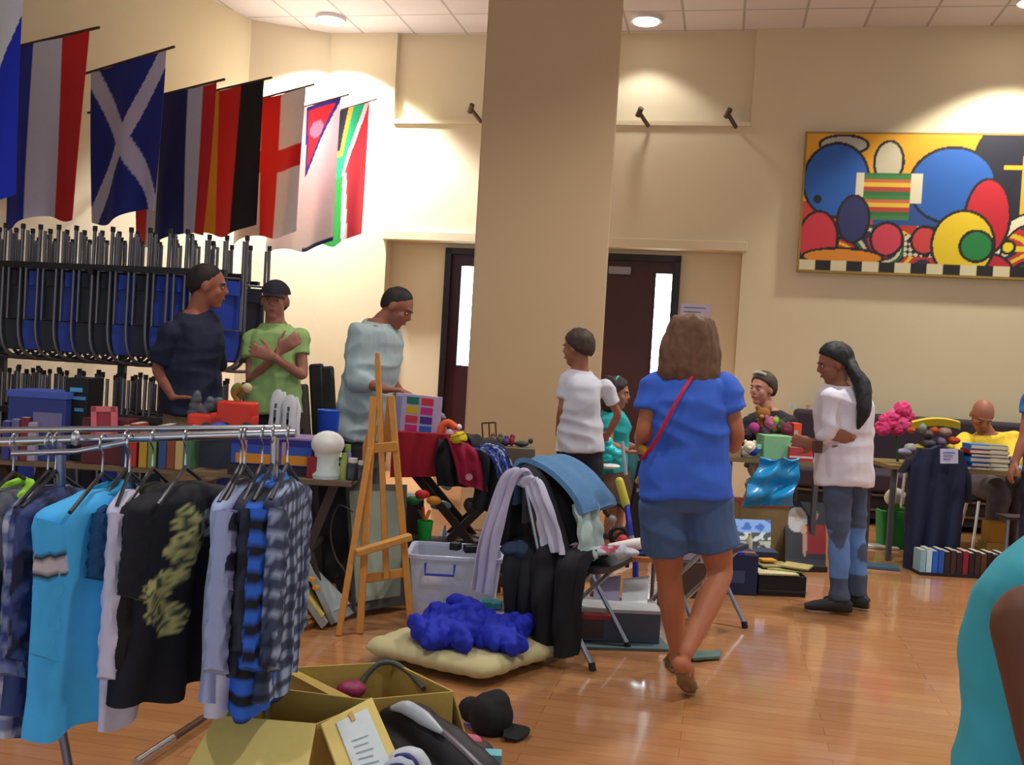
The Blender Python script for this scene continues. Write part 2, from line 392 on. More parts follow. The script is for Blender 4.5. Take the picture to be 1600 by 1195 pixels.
def limb(mb, a, b, c, r, bulge=1.0):
    """two-bone limb, tapering, r = radii at a, mid upper, b, mid lower, c"""
    a, b, c = V(a), V(b), V(c)
    mb.tube([a, a.lerp(b, .45), b.lerp(a, .08), b.lerp(c, .08), b.lerp(c, .35), c], [r[0], r[1], r[2], r[2]*.98, r[3], r[4]], 12, round=True, smooth=3)
def tails(H):
    """fills in what the joints leave out; all points are room coordinates"""
    s = H.get('s', 1.); H['s'] = s
    H.setdefault('pelvis', (H['hipA']+H['hipB'])/2+V((0, 0, .03)))
    return H
def torso_sections(H, off=0., hem=None, g=1.):
    s = H['s']*g; up0 = (H['neck']-H['pelvis'])
    latS = (H['shB']-H['shA']); latH = (H['hipB']-H['hipA']).normalized(); latS_ = latS.normalized()
    w = latS.length/2
    S = []
    def sec(t, hw, dp, fwd=0.):
        c = H['pelvis']+up0*t; lat = latH.lerp(latS_, max(0, min(1, t))).normalized(); f = up0.normalized().cross(lat).normalized()
        f = V((f.x, f.y, f.z)); S.append((c+f*fwd, lat*(hw+off), f*(dp+off)))
    hw = H.get('hipw', .165)*s; wa = H.get('waist', .135)*s; dp = H.get('depth', 1.)
    if hem is not None: sec(-hem, hw+.01, .105*s*dp)
    else: sec(-.16, hw*.7, .085*s*dp)
    sec(-.03, hw, .11*s*dp); sec(.22, (hw+wa)/2, .105*s*dp); sec(.42, wa, .10*s*dp); sec(.66, (wa+w*.82)/2, .115*s*dp); sec(.82, w*.88, .108*s*dp); sec(.95, w*.86, .08*s*dp)
    sec(1.02, w*.52, .062*s*dp); sec(1.07, .062*s, .058*s)
    return S
def build_head(mb, H):
    s = H['s']*H.get('hs', 1.); c = H['head']; f, u, r = frame_of(H['face'], H.get('hup', (0, 0, 1))); ax = (r, f, u)
    P = lambda a, b, d: c+r*(a*s)+f*(b*s)+u*(d*s)
    mb.ell(P(0, -.012, .022), (.076*s, .097*s, .090*s), ax, 20, 14)
    mb.ell(P(0, .022, -.04), (.060*s, .070*s, .074*s), ax, 20, 12)
    mb.ell(P(0, .052, -.098), (.030*s, .030*s, .024*s), ax); mb.ell(P(0, .078, .022), (.050*s, .016*s, .012*s), ax)
    mb.loft([ring(P(0, .086+.0*q, .012), r*.007*s, f*.010*s, 8) if q == 0 else ring(P(0, .098, -.024), r*.014*s, f*.018*s, 8) if q == 1 else ring(P(0, .088, -.038), r*.012*s, f*.012*s, 8) for q in range(3)])
    mb.ell(P(0, .084, -.062), (.024*s, .012*s, .010*s), ax)
    for sg in (-1, 1):
        mb.ell(P(sg*.078, -.008, -.012), (.010*s, .020*s, .032*s), ax, 10, 8); mb.ell(P(sg*.040, .058, -.030), (.022*s, .022*s, .024*s), ax, 10, 8)
    # neck
    mb.tube([H['neck']-V((0, 0, .05*s)), H['neck'], P(0, -.022, -.075), P(0, -.02, -.03)], [.062*s, .056*s, .054*s, .052*s], 14, smooth=2)
    return ax, P, s
def hair_cap(H, side, cut, off=.012, back=-.07, low=-.10, front=.055):
    """skull-hugging hair; leaves the face free"""
    s = H['s']*H.get('hs', 1.); c = H['head']; f, u, r = frame_of(H['face'], H.get('hup', (0, 0, 1)))
    P = lambda a, b, d: c+r*(a*s)+f*(b*s)+u*(d*s)
    mb = MB(); mb.ell(P(0, -.018, .034), ((.076+off)*s, (.094+off)*s, (.084+off)*s), (r, f, u), 20, 14)
    return mb, P, s, (r, f, u)
def person(label, H, skin='b5785a', hair=None, top=None, bottom=None, shoes=None, vox=.0085, cap=None, extra=None, name='person'):
    H = tails(H); s = H['s']; base = V((H['pelvis'].x, H['pelvis'].y, H.get('z0', 0)))
    T = thing(name, label, 'person', base)
    mb = MB()
    S = torso_sections(H)
    mb.loft([ring(*q) for q in S])
    ax, P, hs = build_head(mb, H)
    g = H.get('arm', 1.)
    for k in 'AB':
        sh, el, wr = H['sh'+k], H['el'+k], H['wr'+k]
        limb(mb, sh, el, wr, [.052*s*g, .044*s*g, .036*s*g, .037*s*g, .025*s*g])
        hd = H.get('hand'+k, (wr-el)); hn = H.get('palm'+k, V((0, 1, 0))); add_hand(mb, wr, hd, hn, H.get('th'+k, 1), s, H.get('curl'+k, .6))
        hp, kn, an = H['hip'+k], H['kn'+k], H['an'+k]
        lg = H.get('leg', 1.)
        limb(mb, hp, kn, an, [.088*s*lg, .074*s*lg, .052*s*lg, .053*s*lg, .034*s])
        toe = H.get('toe'+k, an+V((0, .16, -.06))); d = (toe-an); d2 = V((d.x, d.y, 0)).normalized() if abs(d.x)+abs(d.y) > .02 else V((0, 1, 0))
        heel = an-d2*.045*s-(an-kn).normalized()*-.045*s
        mb.tube([heel, an.lerp(toe, .35)+V((0, 0, -.02*s)), toe], [.034*s, .038*s, .026*s], 10, round=True)
    body = obj('body', remesh(mb, vox, 3), SKIN(skin), T)
    # features
    for sg in (-1, 1):
        e = MB().ell(P(sg*.031, .079, -.002), (.013*hs, .008*hs, .007*hs), ax, 8, 6); eo = obj('eye', e, mat('b9aaa0', .4), T)
        e = MB().ell(P(sg*.031, .0855, -.002), (.006*hs, .003*hs, .006*hs), ax, 8, 6); obj('pupil', e, mat('20140e', .4), eo)
    e = MB(); e.ell(P(0, .093, -.063), (.021*hs, .006*hs, .006*hs), ax, 10, 6); obj('mouth', e, mat('8d4440', .5), T)
    hc = (hair or {}).get('col', '2a1c14')
    for sg in (-1, 1): obj('eyebrow', MB().tube([P(sg*.016, .089, .018), P(sg*.032, .090, .022), P(sg*.048, .076, .017)], .003*hs, 6), mat(hc, .8), T)
    if hair:
        kind = hair['kind']; hb = MB()
        off = .009 if kind == 'crop' else .022
        n = 22; rings = []
        # ellipsoid patch: polar angle limit depends on azimuth (short over the face, long at the nape)
        fl, sl, bl = {'crop': (56, 108, 150), 'boy': (64, 112, 146), 'long': (58, 122, 148), 'pony': (54, 104, 146), 'bun': (56, 104, 140)}[kind]
        c0 = P(0, -.014, .020); rr = (.076+off, .096+off, .092+off)
        K = 9
        for q in range(K+1):
            row = []
            for i in range(n):
                a = 2*PI*i/n; cf = math.sin(a)  # +1 face
                lim = (sl+(fl-sl)*max(0, cf)**.8) if cf > 0 else (sl+(bl-sl)*(-cf)**.8)
                t = math.radians(lim)*q/K; t = max(t, .03)
                tp = 1-(.12 if kind == 'crop' else .08)*(q/K)**3; stt = math.sin(t) if t < PI/2 else math.sin(t)**.5
                row.append(c0+ax[0]*(rr[0]*tp*hs*stt*math.cos(a))+ax[1]*(rr[1]*tp*hs*stt*math.sin(a))+ax[2]*(rr[2]*tp*hs*math.cos(t)))
            rings.append(row)
        inner = [[c0+(p-c0)*.80 for p in r_] for r_ in rings]
        hb.loft(rings+inner[::-1], True)
        if kind == 'long':
            L = hair.get('len', .2)*s; fr_ = ax[1]
            for q in range(7):
                a = math.radians(200+q*(140/6)) if q else math.radians(200)
                st = c0+ax[0]*(.072*hs*math.cos(a))+ax[1]*(.075*hs*math.sin(a))
                dn = V((0, 0, -1)); o = ax[0]*(math.cos(a)*.035*hs)
                hb.tube([st+V((0, 0, .05)), st+o*.7+dn*L*.35, st+o*1.1+dn*L*.75, st+o*.6+dn*L], [.042*hs, .048*hs, .043*hs, .022*hs], 10, smooth=3, round=True)
        if kind == 'pony':
            hb.tube([P(0, -.09, .03), *hair['tail']], [.03*hs]+hair['tr'], 12, smooth=4, round=True)
        if kind == 'bun': hb.ell(P(0, -.115, .05), (.04*hs, .035*hs, .04*hs), ax)
        if cap: hb = MB().ell(P(0, -.045, -.01), (.078*hs, .068*hs, .07*hs), ax)
        obj('hair', remesh(hb, .0075, 3, disp=.003 if kind == 'crop' else .016 if kind == 'long' else .007, dsc=38 if kind != 'long' else 22), mat(hc, .65, var=.5, scale=40), T)
    if cap:
        cb = MB(); c0 = P(0, -.012, .03); rings = []
        for q in range(9):
            t = max(.03, math.radians(84)*q/8)
            rings.append([c0+ax[0]*(.092*hs*math.sin(t)*math.cos(a))+ax[1]*(.112*hs*math.sin(t)*math.sin(a))+ax[2]*(.098*hs*math.cos(t)) for a in [2*PI*i/20 for i in range(20)]])
        cb.loft(rings+[[c0+(p-c0)*.93 for p in r_] for r_ in rings[::-1]])
        co = obj('cap', cb, mat(cap, .8), T)
        bb = MB(); bb.sheet(lambda u, v: P((u-.5)*.15, .085+v*(.075-.06*(2*u-1)**2), .035-.012*v-.02*(2*u-1)**2), 10, 5, .005); obj('brim', bb, mat(cap, .8), co)
        
    if top:
        tb = MB(); off = top.get('off', .022); S = torso_sections(H, off, top.get('hem', .12), top.get('g', 1.))
        if top.get('neck', 1) and top['name' if 'name' in top else 'col'] != 'tank_top': S = S[:-1]+[(S[-1][0]-V((0, 0, .012*s)), S[-1][1]*1.12, S[-1][2]*1.12)]
        tb.loft([ring(*q) for q in S])
        L = top.get('sleeve', .5)
        for k in 'AB':
            sh, el, wr = H['sh'+k], H['el'+k], H['wr'+k]
            if L <= 0: continue
            r0 = .060*s*g*top.get('fat', 1.)
            if L <= 1: tb.tube([sh, sh.lerp(el, L*.5), sh.lerp(el, L)], [r0*1.05, r0*1.02, r0*(1.02 if L < .9 else .85)], 12, round=False, smooth=3); tb.ell(sh, r0*1.04)
            else: tb.tube([sh, sh.lerp(el, .5), el, el.lerp(wr, .5*(L-1)), el.lerp(wr, L-1)], [r0*1.05, r0*.95, r0*.86, r0*.78, r0*.68], 12, smooth=3, round=True); tb.ell(sh, r0*1.04)
        m_ = mat(top['col'], .8, var=.07, scale=12) if not top.get('colf') else mat('attr', .8)
        sh_ = obj(top.get('name', 'shirt'), remesh(tb, .010, 2, disp=top.get('wr', .012)*1.5, dsc=11, folds=True, colf=top.get('colf')), m_, T)
        if top.get('collar'):
            nk = H['neck']; cb = MB(); cb.tube([nk+(S[-1][1].normalized()*math.cos(a)*.066+S[-1][2].normalized()*math.sin(a)*.064)*s+V((0, 0, -.018*s)) for a in [2*PI*i/14 for i in range(14)]], .013*s, 8, closed=True); obj('collar', cb, m_ if not top.get('colf') else mat(top['col'], .8), sh_)
    if bottom:
        bb = MB(); S = torso_sections(H, bottom.get('off', .004))[0:3]
        S[-1] = (H['pelvis']+(H['neck']-H['pelvis'])*bottom.get('rise', .10), S[-1][1], S[-1][2]); bb.loft([ring(*q) for q in S])
        L = bottom.get('leg', 2.)
        for k in 'AB':
            hp, kn, an = H['hip'+k], H['kn'+k], H['an'+k]; lg = H.get('leg', 1.)*bottom.get('fat', 1.)
            if L <= 1: bb.tube([hp+V((0, 0, .03)), hp.lerp(kn, L*.5), hp.lerp(kn, L)], [.098*s*lg, .097*s*lg, .094*s*lg], 14, smooth=3)
            else:
                e = kn.lerp(an, L-1); bb.tube([hp+V((0, 0, .03)), hp.lerp(kn, .5), kn, kn.lerp(e, .5), e], [.098*s*lg, .088*s*lg, .068*s*lg, .064*s*lg, .056*s*lg*bottom.get('cuff', 1.)], 14, smooth=3)
        bo = obj(bottom.get('name', 'trousers'), remesh(bb, .010, 2, disp=bottom.get('wr', .008)*1.6, dsc=11, folds=True, colf=bottom.get('colf')), mat(bottom['col'], .85, var=.12, scale=20) if not bottom.get('colf') else mat('attr', .85), T)
    if shoes:
        for k in 'AB':
            an = H['an'+k]; toe = H.get('toe'+k, an+V((0, .16, -.06))); d = toe-an; d2 = V((d.x, d.y, 0)).normalized(); x = d2.cross(V((0, 0, 1)))
            fb = MB(); z = min(an.z, toe.z) - .0
            z = toe.z-.02
            if shoes.get('kind') == 'sandal':
                hl = an-d2*.05+V((0, 0, -.075)); tt = toe+d2*.02+V((0, 0, -.028)); dd = (tt-hl).normalized(); up = x.cross(dd)
                fb.loft([ring(hl.lerp(tt, q), x*w, up*.008, 12) for q, w in ((0, .028), (.3, .032), (.7, .044), (1, .03))]); so = obj('sandal', fb, mat(shoes['col'], .6), T)
                st = MB(); st.tube([hl.lerp(tt, .72)+x*.044, hl.lerp(tt, .66)+up*.055, hl.lerp(tt, .72)-x*.044], .008, 6, smooth=4); st.tube([hl.lerp(tt, .12)+x*.03, hl.lerp(tt, .05)+up*.085, hl.lerp(tt, .12)-x*.03], .006, 6, smooth=4); obj('strap', st, mat(shoes['col'], .6), so)
            else:
                fb.loft([ring(an+d2*q*s+V((0, 0, zz-an.z)), x*w, V((0, 0, h)), 12) for q, w, h, zz in ((-.075, .028, .03, z+.035), (-.05, .038, .045, z+.045), (0, .042, .05, z+.05), (.08, .045, .036, z+.036), (.15, .046, .026, z+.027), (.2, .028, .016, z+.018))])
                obj('shoe', fb, mat(shoes['col'], .5), T)
    if extra: extra(T, H, P, ax)
    return T
def D(px, py, Y): return W(px, py, Y)

# 1 -- man in the navy polo, hand on hip, looking right
Y = 5.98
H = dict(s=1.11, head=D(325, 446, Y), face=(1, .25, -.08), hup=(.12, 0, 1), neck=D(305, 494, Y), shA=D(268, 522, Y-.12), shB=D(322, 512, Y+.17),
         elA=D(247, 577, Y-.10), wrA=D(272, 622, Y-.16), handA=(1, .1, .02), palmA=(0, -.3, -1), elB=D(338, 590, Y+.30), wrB=D(322, 640, Y+.25),
         hipA=D(284, 648, Y-.06), hipB=D(314, 648, Y+.10), waist=.135, hipw=.15, depth=1.15, pelvis=D(298, 634, Y))
H['knA'] = V((H['hipA'].x, H['hipA'].y, .52)); H['anA'] = V((H['hipA'].x-.03, Y, .09)); H['knB'] = V((H['hipB'].x+.04, Y+.15, .52)); H['anB'] = V((H['hipB'].x+.02, Y+.15, .09))
for k in 'AB': H['toe'+k] = H['an'+k]+V((.16, .02, -.06))
person('man in navy polo shirt standing with one hand on his hip, looking right', H, 'a4624a', dict(kind='crop', col='1d120f'),
       dict(col='151c3a', sleeve=.80, hem=.10, collar=1, wr=.012, fat=1.12), dict(col='a08a6c', leg=.95, name='shorts'), dict(col='3a3634'))
# 2 -- woman in green tee, arms crossed
Y = 6.2
H = dict(s=1.02, head=D(430, 469, Y), face=(.05, -1, -.02), neck=D(431, 511, Y), shA=D(396, 527, Y), shB=D(468, 525, Y), elA=D(391, 594, Y-.06), wrA=D(437, 548, Y-.21), handA=(.7, -.1, .55), palmA=(-.3, 1, 0),
         elB=D(474, 588, Y-.06), wrB=D(424, 556, Y-.26), handB=(-1, -.05, .25), palmB=(0, 1, 0), thB=-1, hipA=D(410, 655, Y), hipB=D(446, 655, Y), pelvis=D(428, 636, Y), hipw=.15, waist=.125, arm=.85)
for k in 'AB': H['kn'+k] = V((H['hip'+k].x, Y, .5)); H['an'+k] = V((H['hip'+k].x, Y, .09)); H['toe'+k] = H['an'+k]+V((0, -.17, -.06))
person('woman in pale green tee and dark cap with her arms crossed', H, 'a86f5b', dict(kind='crop', col='2b1d19'), dict(col='9cc076', sleeve=.48, hem=.07, wr=.012, fat=1.1), dict(col='23263a', leg=2), dict(col='2c2c2c'), cap='1d1c2a')
# 3 -- man in pale shirt bending over the table
Y = 6.45
H = dict(s=1.09, head=D(621, 480, Y), face=(1, -.18, -.55), hup=(.5, 0, .85), neck=D(591, 508, Y), shA=D(563, 524, Y-.13), shB=D(602, 528, Y+.17), elA=D(556, 592, Y-.18), wrA=D(603, 609, Y-.30), handA=(1, -.15, .05), palmA=(0, 0, -1),
         elB=D(606, 590, Y+.25), wrB=D(624, 610, Y+.0), handB=(.6, -.6, -.2), palmB=(0, 0, -1), hipA=D(560, 655, Y-.08), hipB=D(584, 655, Y+.10), pelvis=D(571, 640, Y), hipw=.165, waist=.15, depth=1.25)
for k in 'AB': H['kn'+k] = V((H['hip'+k].x, H['hip'+k].y, .52)); H['an'+k] = V((H['hip'+k].x-.02, H['hip'+k].y, .09)); H['toe'+k] = H['an'+k]+V((.17, -.02, -.06))
person('man in loose pale blue shirt bending over the red covered table', H, '9a5f4a', dict(kind='crop', col='1b1513'), dict(col='a9bcc0', sleeve=1.35, hem=.34, collar=1, wr=.016, off=.022, fat=1.25), dict(col='4a4f5c'), dict(col='2c2a28'))
# 4 -- boy in white tee
Y = 6.3
H = dict(s=.90, hs=1.05, head=D(902, 543, Y), face=(-.88, .55, -.10), neck=D(906, 583, Y), shA=D(887, 598, Y-.03), shB=D(945, 603, Y+.02), elA=D(877, 640, Y-.06), wrA=D(872, 676, Y+.02), handA=(.3, .8, -.1), palmA=(1, 0, 0),
         elB=D(966, 648, Y+.06), wrB=D(947, 684, Y+.12), handB=(-.6, .6, -.1), palmB=(-.6, -.6, 0), hipA=D(889, 712, Y), hipB=D(923, 712, Y), pelvis=D(906, 697, Y), hipw=.15, waist=.135, arm=.80, leg=.8)
H['knA'] = V((H['hipA'].x-.01, Y, .45)); H['anA'] = V((H['hipA'].x-.03, Y+.1, .08)); H['knB'] = V((H['hipB'].x+.02, Y, .45)); H['anB'] = V((H['hipB'].x+.05, Y+.02, .08))
for k in 'AB': H['toe'+k] = H['an'+k]+V((-.12, .10, -.05))
person('boy in white tee and dark knee shorts standing before the pillar, seen from behind', H, '9c644a', dict(kind='boy', col='3c2a20'), dict(col='d3d5e0', sleeve=.62, hem=.07, wr=.012, fat=1.15, off=.018), dict(col='20222c', leg=1.10, name='shorts', fat=1.15, cuff=1.3), dict(col='d8d8d8'))
# 5 -- girl in teal
Y = 7.0
H = dict(s=.80, hs=1.12, head=D(964, 613, Y), face=(.95, -.25, -.12), neck=D(960, 644, Y), shA=D(950, 660, Y-.1), shB=D(968, 660, Y+.12), elA=D(952, 694, Y-.16), wrA=D(985, 706, Y-.22), handA=(1, -.1, .1), palmA=(0, 0, -1),
         elB=D(975, 694, Y+.12), wrB=D(995, 700, Y), hipA=D(950, 735, Y-.05), hipB=D(962, 735, Y+.07), pelvis=D(955, 725, Y), hipw=.14, waist=.12)
for k in 'AB': H['kn'+k] = V((H['hip'+k].x+.04, H['hip'+k].y, .35)); H['an'+k] = V((H['hip'+k].x+.02, H['hip'+k].y, .07)); H['toe'+k] = H['an'+k]+V((.12, 0, -.04))
def band(T, H, P, ax):
    b = MB(); b.tube([P(.086*math.cos(a), -.03+.02*math.sin(a), .035+.085*math.sin(a)) for a in [PI*i/10 for i in range(11)]], .012, 8); obj('headband', b, mat('35b0b0', .7), T)
person('girl in teal dress with a teal headband, half hidden by the boy', H, 'a8765c', dict(kind='long', col='241a18', len=.2), dict(col='1fa3a8', sleeve=.35, hem=.45, name='dress', off=.025, wr=.014), dict(col='1fa3a8', leg=.6, name='skirt', fat=1.3), dict(col='ffffff'), extra=band)
# 6 -- woman in blue tee and denim shorts, walking away
Y = 4.45
H = dict(s=1.0, head=D(1077, 536, Y), face=(.0, 1, -.15), neck=D(1077, 588, Y), shA=D(1026, 609, Y), shB=D(1130, 609, Y), elA=D(1006, 676, Y-.02), wrA=D(1002, 700, Y+.20), handA=(.3, 1, .1), palmA=(0, 0, -1),
         elB=D(1150, 676, Y-.02), wrB=D(1146, 700, Y+.22), handB=(-.3, 1, .1), palmB=(0, 0, -1), hipA=D(1037, 790, Y), hipB=D(1104, 790, Y), pelvis=D(1070, 768, Y), hipw=.185, waist=.165, depth=1.2, leg=1.16, arm=1.12)
H['knA'] = D(1046, 905, Y+.06); H['anA'] = D(1058, 1018, Y+.12); H['anA'].z = .085; H['toeA'] = H['anA']+V((.01, .16, -.055))
H['knB'] = D(1126, 895, Y+.02); H['anB'] = D(1072, 1020, Y-.28); H['toeB'] = D(1075, 1072, Y-.22)
def bag(T, H, P, ax):
    b = MB(); n0 = H['neck']
    b.tube([D(1094, 571, Y-.03), D(1070, 606, Y-.165), D(1045, 650, Y-.185), D(1024, 690, Y-.15), D(1004, 716, Y-.04)], .009, 8, smooth=5)
    b.tube([D(1094, 571, Y-.03), D(1104, 572, Y+.10)], .009, 8)
    o = single('shoulder_bag', b, mat('c01540', .6), 'small bag on a red strap across the blue tee', 'bag')
    p = MB(); p.tube([D(1004, 700, Y+.0), D(1016, 712, Y-.02), D(1010, 738, Y-.02), D(996, 752, Y+.02)], [.018, .03, .028, .012], 10, smooth=3, round=True); obj('pouch', p, mat('b88a20', .6), o, label='mustard yellow pouch')
person('woman in blue tee and denim shorts walking away, seen from behind', H, 'b26d4c', dict(kind='long', col='6b4b34', len=.215), dict(col='3564d2', sleeve=.50, hem=.04, wr=.014, off=.022, fat=1.15), dict(col='45608c', leg=.62, name='shorts', fat=1.04, off=.010, rise=.06), dict(kind='sandal', col='8c7450'), extra=bag)
# 7 -- seated woman behind the right table
Y = 7.95
H = dict(s=1.08, head=D(1191, 607, Y), face=(-.80, -.6, .0), neck=D(1202, 644, Y), shA=D(1170, 664, Y-.03), shB=D(1231, 660, Y+.05), elA=D(1160, 700, Y-.1), wrA=D(1184, 682, Y-.25), handA=(.3, -.4, .8), palmA=(1, 0, 0),
         elB=D(1240, 703, Y-.05), wrB=D(1206, 684, Y-.25), handB=(-.7, -.3, .6), palmB=(-1, 0, 0), hipA=D(1188, 735, Y), hipB=D(1218, 735, Y+.02), pelvis=D(1203, 722, Y+.02))
for k in 'AB': H['kn'+k] = H['hip'+k]+V((-.05, -.42, .0)); H['an'+k] = V((H['kn'+k].x, H['kn'+k].y, .09)); H['toe'+k] = H['an'+k]+V((0, -.15, -.05))
def shades(T, H, P, ax):
    b = MB(); b.tube([P(-.06, .04, .105), P(-.02, .055, .118), P(.02, .055, .118), P(.06, .04, .105)], .012, 8); obj('sunglasses', b, mat('b8c8b8', .3), T, label='pale sunglasses pushed up on the hair')
    c = MB(); c.loft([ring(H['neck'].lerp(H['pelvis'], t)+V((-.10-.02*t, -.10, -.02)), V((.03+.02*t, -.02, 0)), V((0, .02, 0)), 8) for t in (.08, .3, .6)]); obj('undershirt', c, mat('c9ccd8', .8), T)
person('seated woman in a dark cardigan with short hair and sunglasses on her head', H, 'b87f6d', dict(kind='bun', col='3a2c22'), dict(col='17151f', sleeve=1.7, hem=.1, name='cardigan', wr=.012), dict(col='33303a'), dict(col='333333'), extra=shades)
# 8 -- ponytail
Y = 5.9
H = dict(s=.97, head=D(1303, 567, Y), face=(-.95, .10, -.30), hup=(-.2, 0, 1), neck=D(1318, 607, Y), shA=D(1299, 620, Y-.11), shB=D(1340, 622, Y+.1), elA=D(1297, 672, Y-.14), wrA=D(1274, 694, Y-.08), handA=(-.8, .2, .1), palmA=(0, 1, 0),
         elB=D(1354, 672, Y+.02), wrB=D(1330, 683, Y-.16), handB=(-1, -.1, .1), palmB=(0, 1, 0), hipA=D(1308, 752, Y-.06), hipB=D(1330, 752, Y+.09), pelvis=D(1319, 738, Y), hipw=.155, waist=.14, depth=1.2, arm=.9, leg=.92)
H['knA'] = D(1310, 838, Y-.08); H['knB'] = D(1337, 838, Y+.06); H['anA'] = D(1312, 930, Y-.08); H['anB'] = D(1340, 926, Y+.06); H['anA'].z = H['anB'].z = .085
H['toeA'] = H['anA']+V((-.16, .03, -.055)); H['toeB'] = H['anB']+V((-.12, .08, -.055))
def jean(p):
    return '5d86c4' if (p.z > .80 or .22 < p.z < .50 and noise.noise(p*5) > -.25) else '46536f'
person('girl with a long black ponytail in a white blouse and faded jeans', H, '8f5a43', dict(kind='pony', col='0c0b10', tail=[D(1334, 580, Y-.1), D(1347, 602, Y-.14), D(1350, 640, Y-.2), D(1341, 668, Y-.2)], tr=[.04, .05, .042, .014]),
       dict(col='dcd8e4', sleeve=1.45, hem=.16, wr=.009, off=.034, fat=1.15, name='blouse'), dict(col='56719f', colf=jean, cuff=1.15), dict(col='17191c'))
# 9 -- bald man in yellow
Y = 8.4
H = dict(s=1.13, head=D(1535, 648, Y), face=(-.18, -1, -.85), hup=(0, -.6, 1), neck=D(1545, 680, Y+.06), shA=D(1507, 692, Y), shB=D(1580, 688, Y+.04), elA=D(1496, 720, Y-.22), wrA=D(1528, 722, Y-.42), elB=D(1584, 722, Y-.2), wrB=D(1556, 724, Y-.42),
         palmA=(0, 0, -1), palmB=(0, 0, -1), thA=-1, hipA=D(1528, 755, Y+.1), hipB=D(1562, 755, Y+.1), pelvis=D(1545, 745, Y+.12))
for k in 'AB': H['kn'+k] = H['hip'+k]+V((-.02, -.42, -.02)); H['an'+k] = V((H['kn'+k].x, H['kn'+k].y+.05, .09)); H['toe'+k] = H['an'+k]+V((0, -.15, -.05))
person('bald man in a yellow shirt sitting and looking down at the book table', H, '9a604a', None, dict(col='e3c432', sleeve=1.2, hem=.1, collar=1, wr=.016, off=.02, fat=1.15), dict(col='5b5560', fat=1.15), dict(col='2c2a28'))
# 10 -- foreground person in turquoise tank top, cut by the frame
Y = 1.35
H = dict(s=.92, head=D(1754, 735, Y), face=(1, .2, -.1), neck=D(1700, 874, Y), shA=D(1620, 982, Y-.15), shB=D(1678, 957, Y+.15), elA=D(1650, 1200, Y-.19), wrA=D(1760, 1330, Y-.12), elB=D(1720, 1180, Y+.2), wrB=D(1800, 1330, Y+.2),
         hipA=D(1634, 1370, Y-.07), hipB=D(1656, 1370, Y+.08), pelvis=D(1642, 1330, Y), hipw=.155, waist=.14, depth=1.25, arm=1.15)
H['knA'] = V((H['hipA'].x, Y+.1, .42)); H['knB'] = V((H['hipB'].x, Y+.1, .42)); H['anA'] = V((H['hipA'].x, Y, .08)); H['anB'] = V((H['hipB'].x, Y, .08))
person('person in turquoise tank top close at the right edge, bare arm towards us', H, '6d3f2c', None, dict(col='3fb0c4', sleeve=0, hem=.1, name='tank_top', wr=.006, off=.012), dict(col='33384a'), dict(col='444444'))
# 11 -- arm at the right edge by the books
Y = 7.0
H = dict(s=1.0, head=D(1652, 560, Y), face=(-.9, .3, -.1), neck=D(1645, 602, Y), shA=D(1612, 622, Y-.05), shB=D(1672, 622, Y+.1), elA=D(1600, 684, Y-.05), wrA=D(1586, 722, Y-.05), handA=(-.35, 0, -1), palmA=(1, 0, 0), elB=D(1690, 690, Y+.1), wrB=D(1690, 740, Y+.1),
         hipA=D(1622, 745, Y-.04), hipB=D(1655, 745, Y+.08), pelvis=D(1638, 728, Y), hipw=.16)
for k in 'AB': H['kn'+k] = V((H['hip'+k].x-.02, H['hip'+k].y, .5)); H['an'+k] = V((H['hip'+k].x-.03, H['hip'+k].y, .09)); H['toe'+k] = H['an'+k]+V((-.15, 0, -.05))
person('person at the far right edge, only a bare forearm and dark trousers showing', H, '9d6350', dict(kind='crop', col='241c18'), dict(col='2368b8', sleeve=.4, hem=.12), dict(col='1a2036', fat=1.1), dict(col='222222'))
# ================================================================ FLAGS, PAINTING, STACKED CHAIRS
def lerp(a, b, t): return a+(b-a)*t
def row_point(tx, ty):
    """tips of the flag poles stand on a slanted line along the left wall"""
    d = ray(tx, ty); a, b = V((-3.17, 7.55, 0)), V((-1.62, 10.45, 0)); k = d.x/d.y
    q = (a.x-k*a.y)/(k*(b.y-a.y)-(b.x-a.x)); Y = a.y+(b.y-a.y)*q
    return W(tx, ty, Y)
WH, NV, RD, BL = 'dcdcec', '141a4a', 'd01a20', '1c2fae'
def f1(u, v): return 'e9eef6' if u < 1.16-.95*v else ('d8152a' if (u < .75 and v > .72) else '1630d2')
def f2(u, v): return BL if u < .33 else (WH if u < .66 else RD)
def f3(u, v):
    return 'c6c6dc' if min(abs(u-v), abs((1-u)-v)) < .105 else '142a86'
def f4(u, v): return RD if u < .167 or u > .833 else ('c9c6d2' if u < .333 or u > .667 else '141c58')
def f5(u, v): return 'd09a1c' if u < .33 else ('d51418' if u < .68 else '0e0e10')
def f6(u, v): return 'dc1a1e' if abs(u-.5) < .13 or abs(v-.46) < .075 else 'e8ecf0'
def f7(u, v):
    a = .47+ (u-.47)*0
    inside = u > .5 and v < .5 and (v < .5*(1-(u-.52)/.5)) and u > .5+.06*v
    if inside:
        edge = v < .03 or u < .535+.06*v or v > .5*(1-(u-.52)/.5)-.05
        return '2a1f80' if edge else ('d889a8' if (u-.68)**2+((v-.17)*1.9)**2 < .012 else 'd81c2c')
    return '1a2a60' if v > .97 and u > .55 else 'e8ecee'
def f8(u, v):
    x = u; c = 'c8303a'
    y0 = 1.25-1.05*x    # diagonals of the Y
    if v < .30 and x < .62-.5*v: return '181c34'
    if v < .34 and x < .72-.5*v: return 'e8c040'
    if x < .92-.75*v or (v >= .5 and x < .60+.12*(v-.5)): return '18b878' if v < .5 else '1f9440'
    if x < 1.0-.75*v or (v >= .5 and x < .68+.14*(v-.5)): return 'eef0ee'
    return c
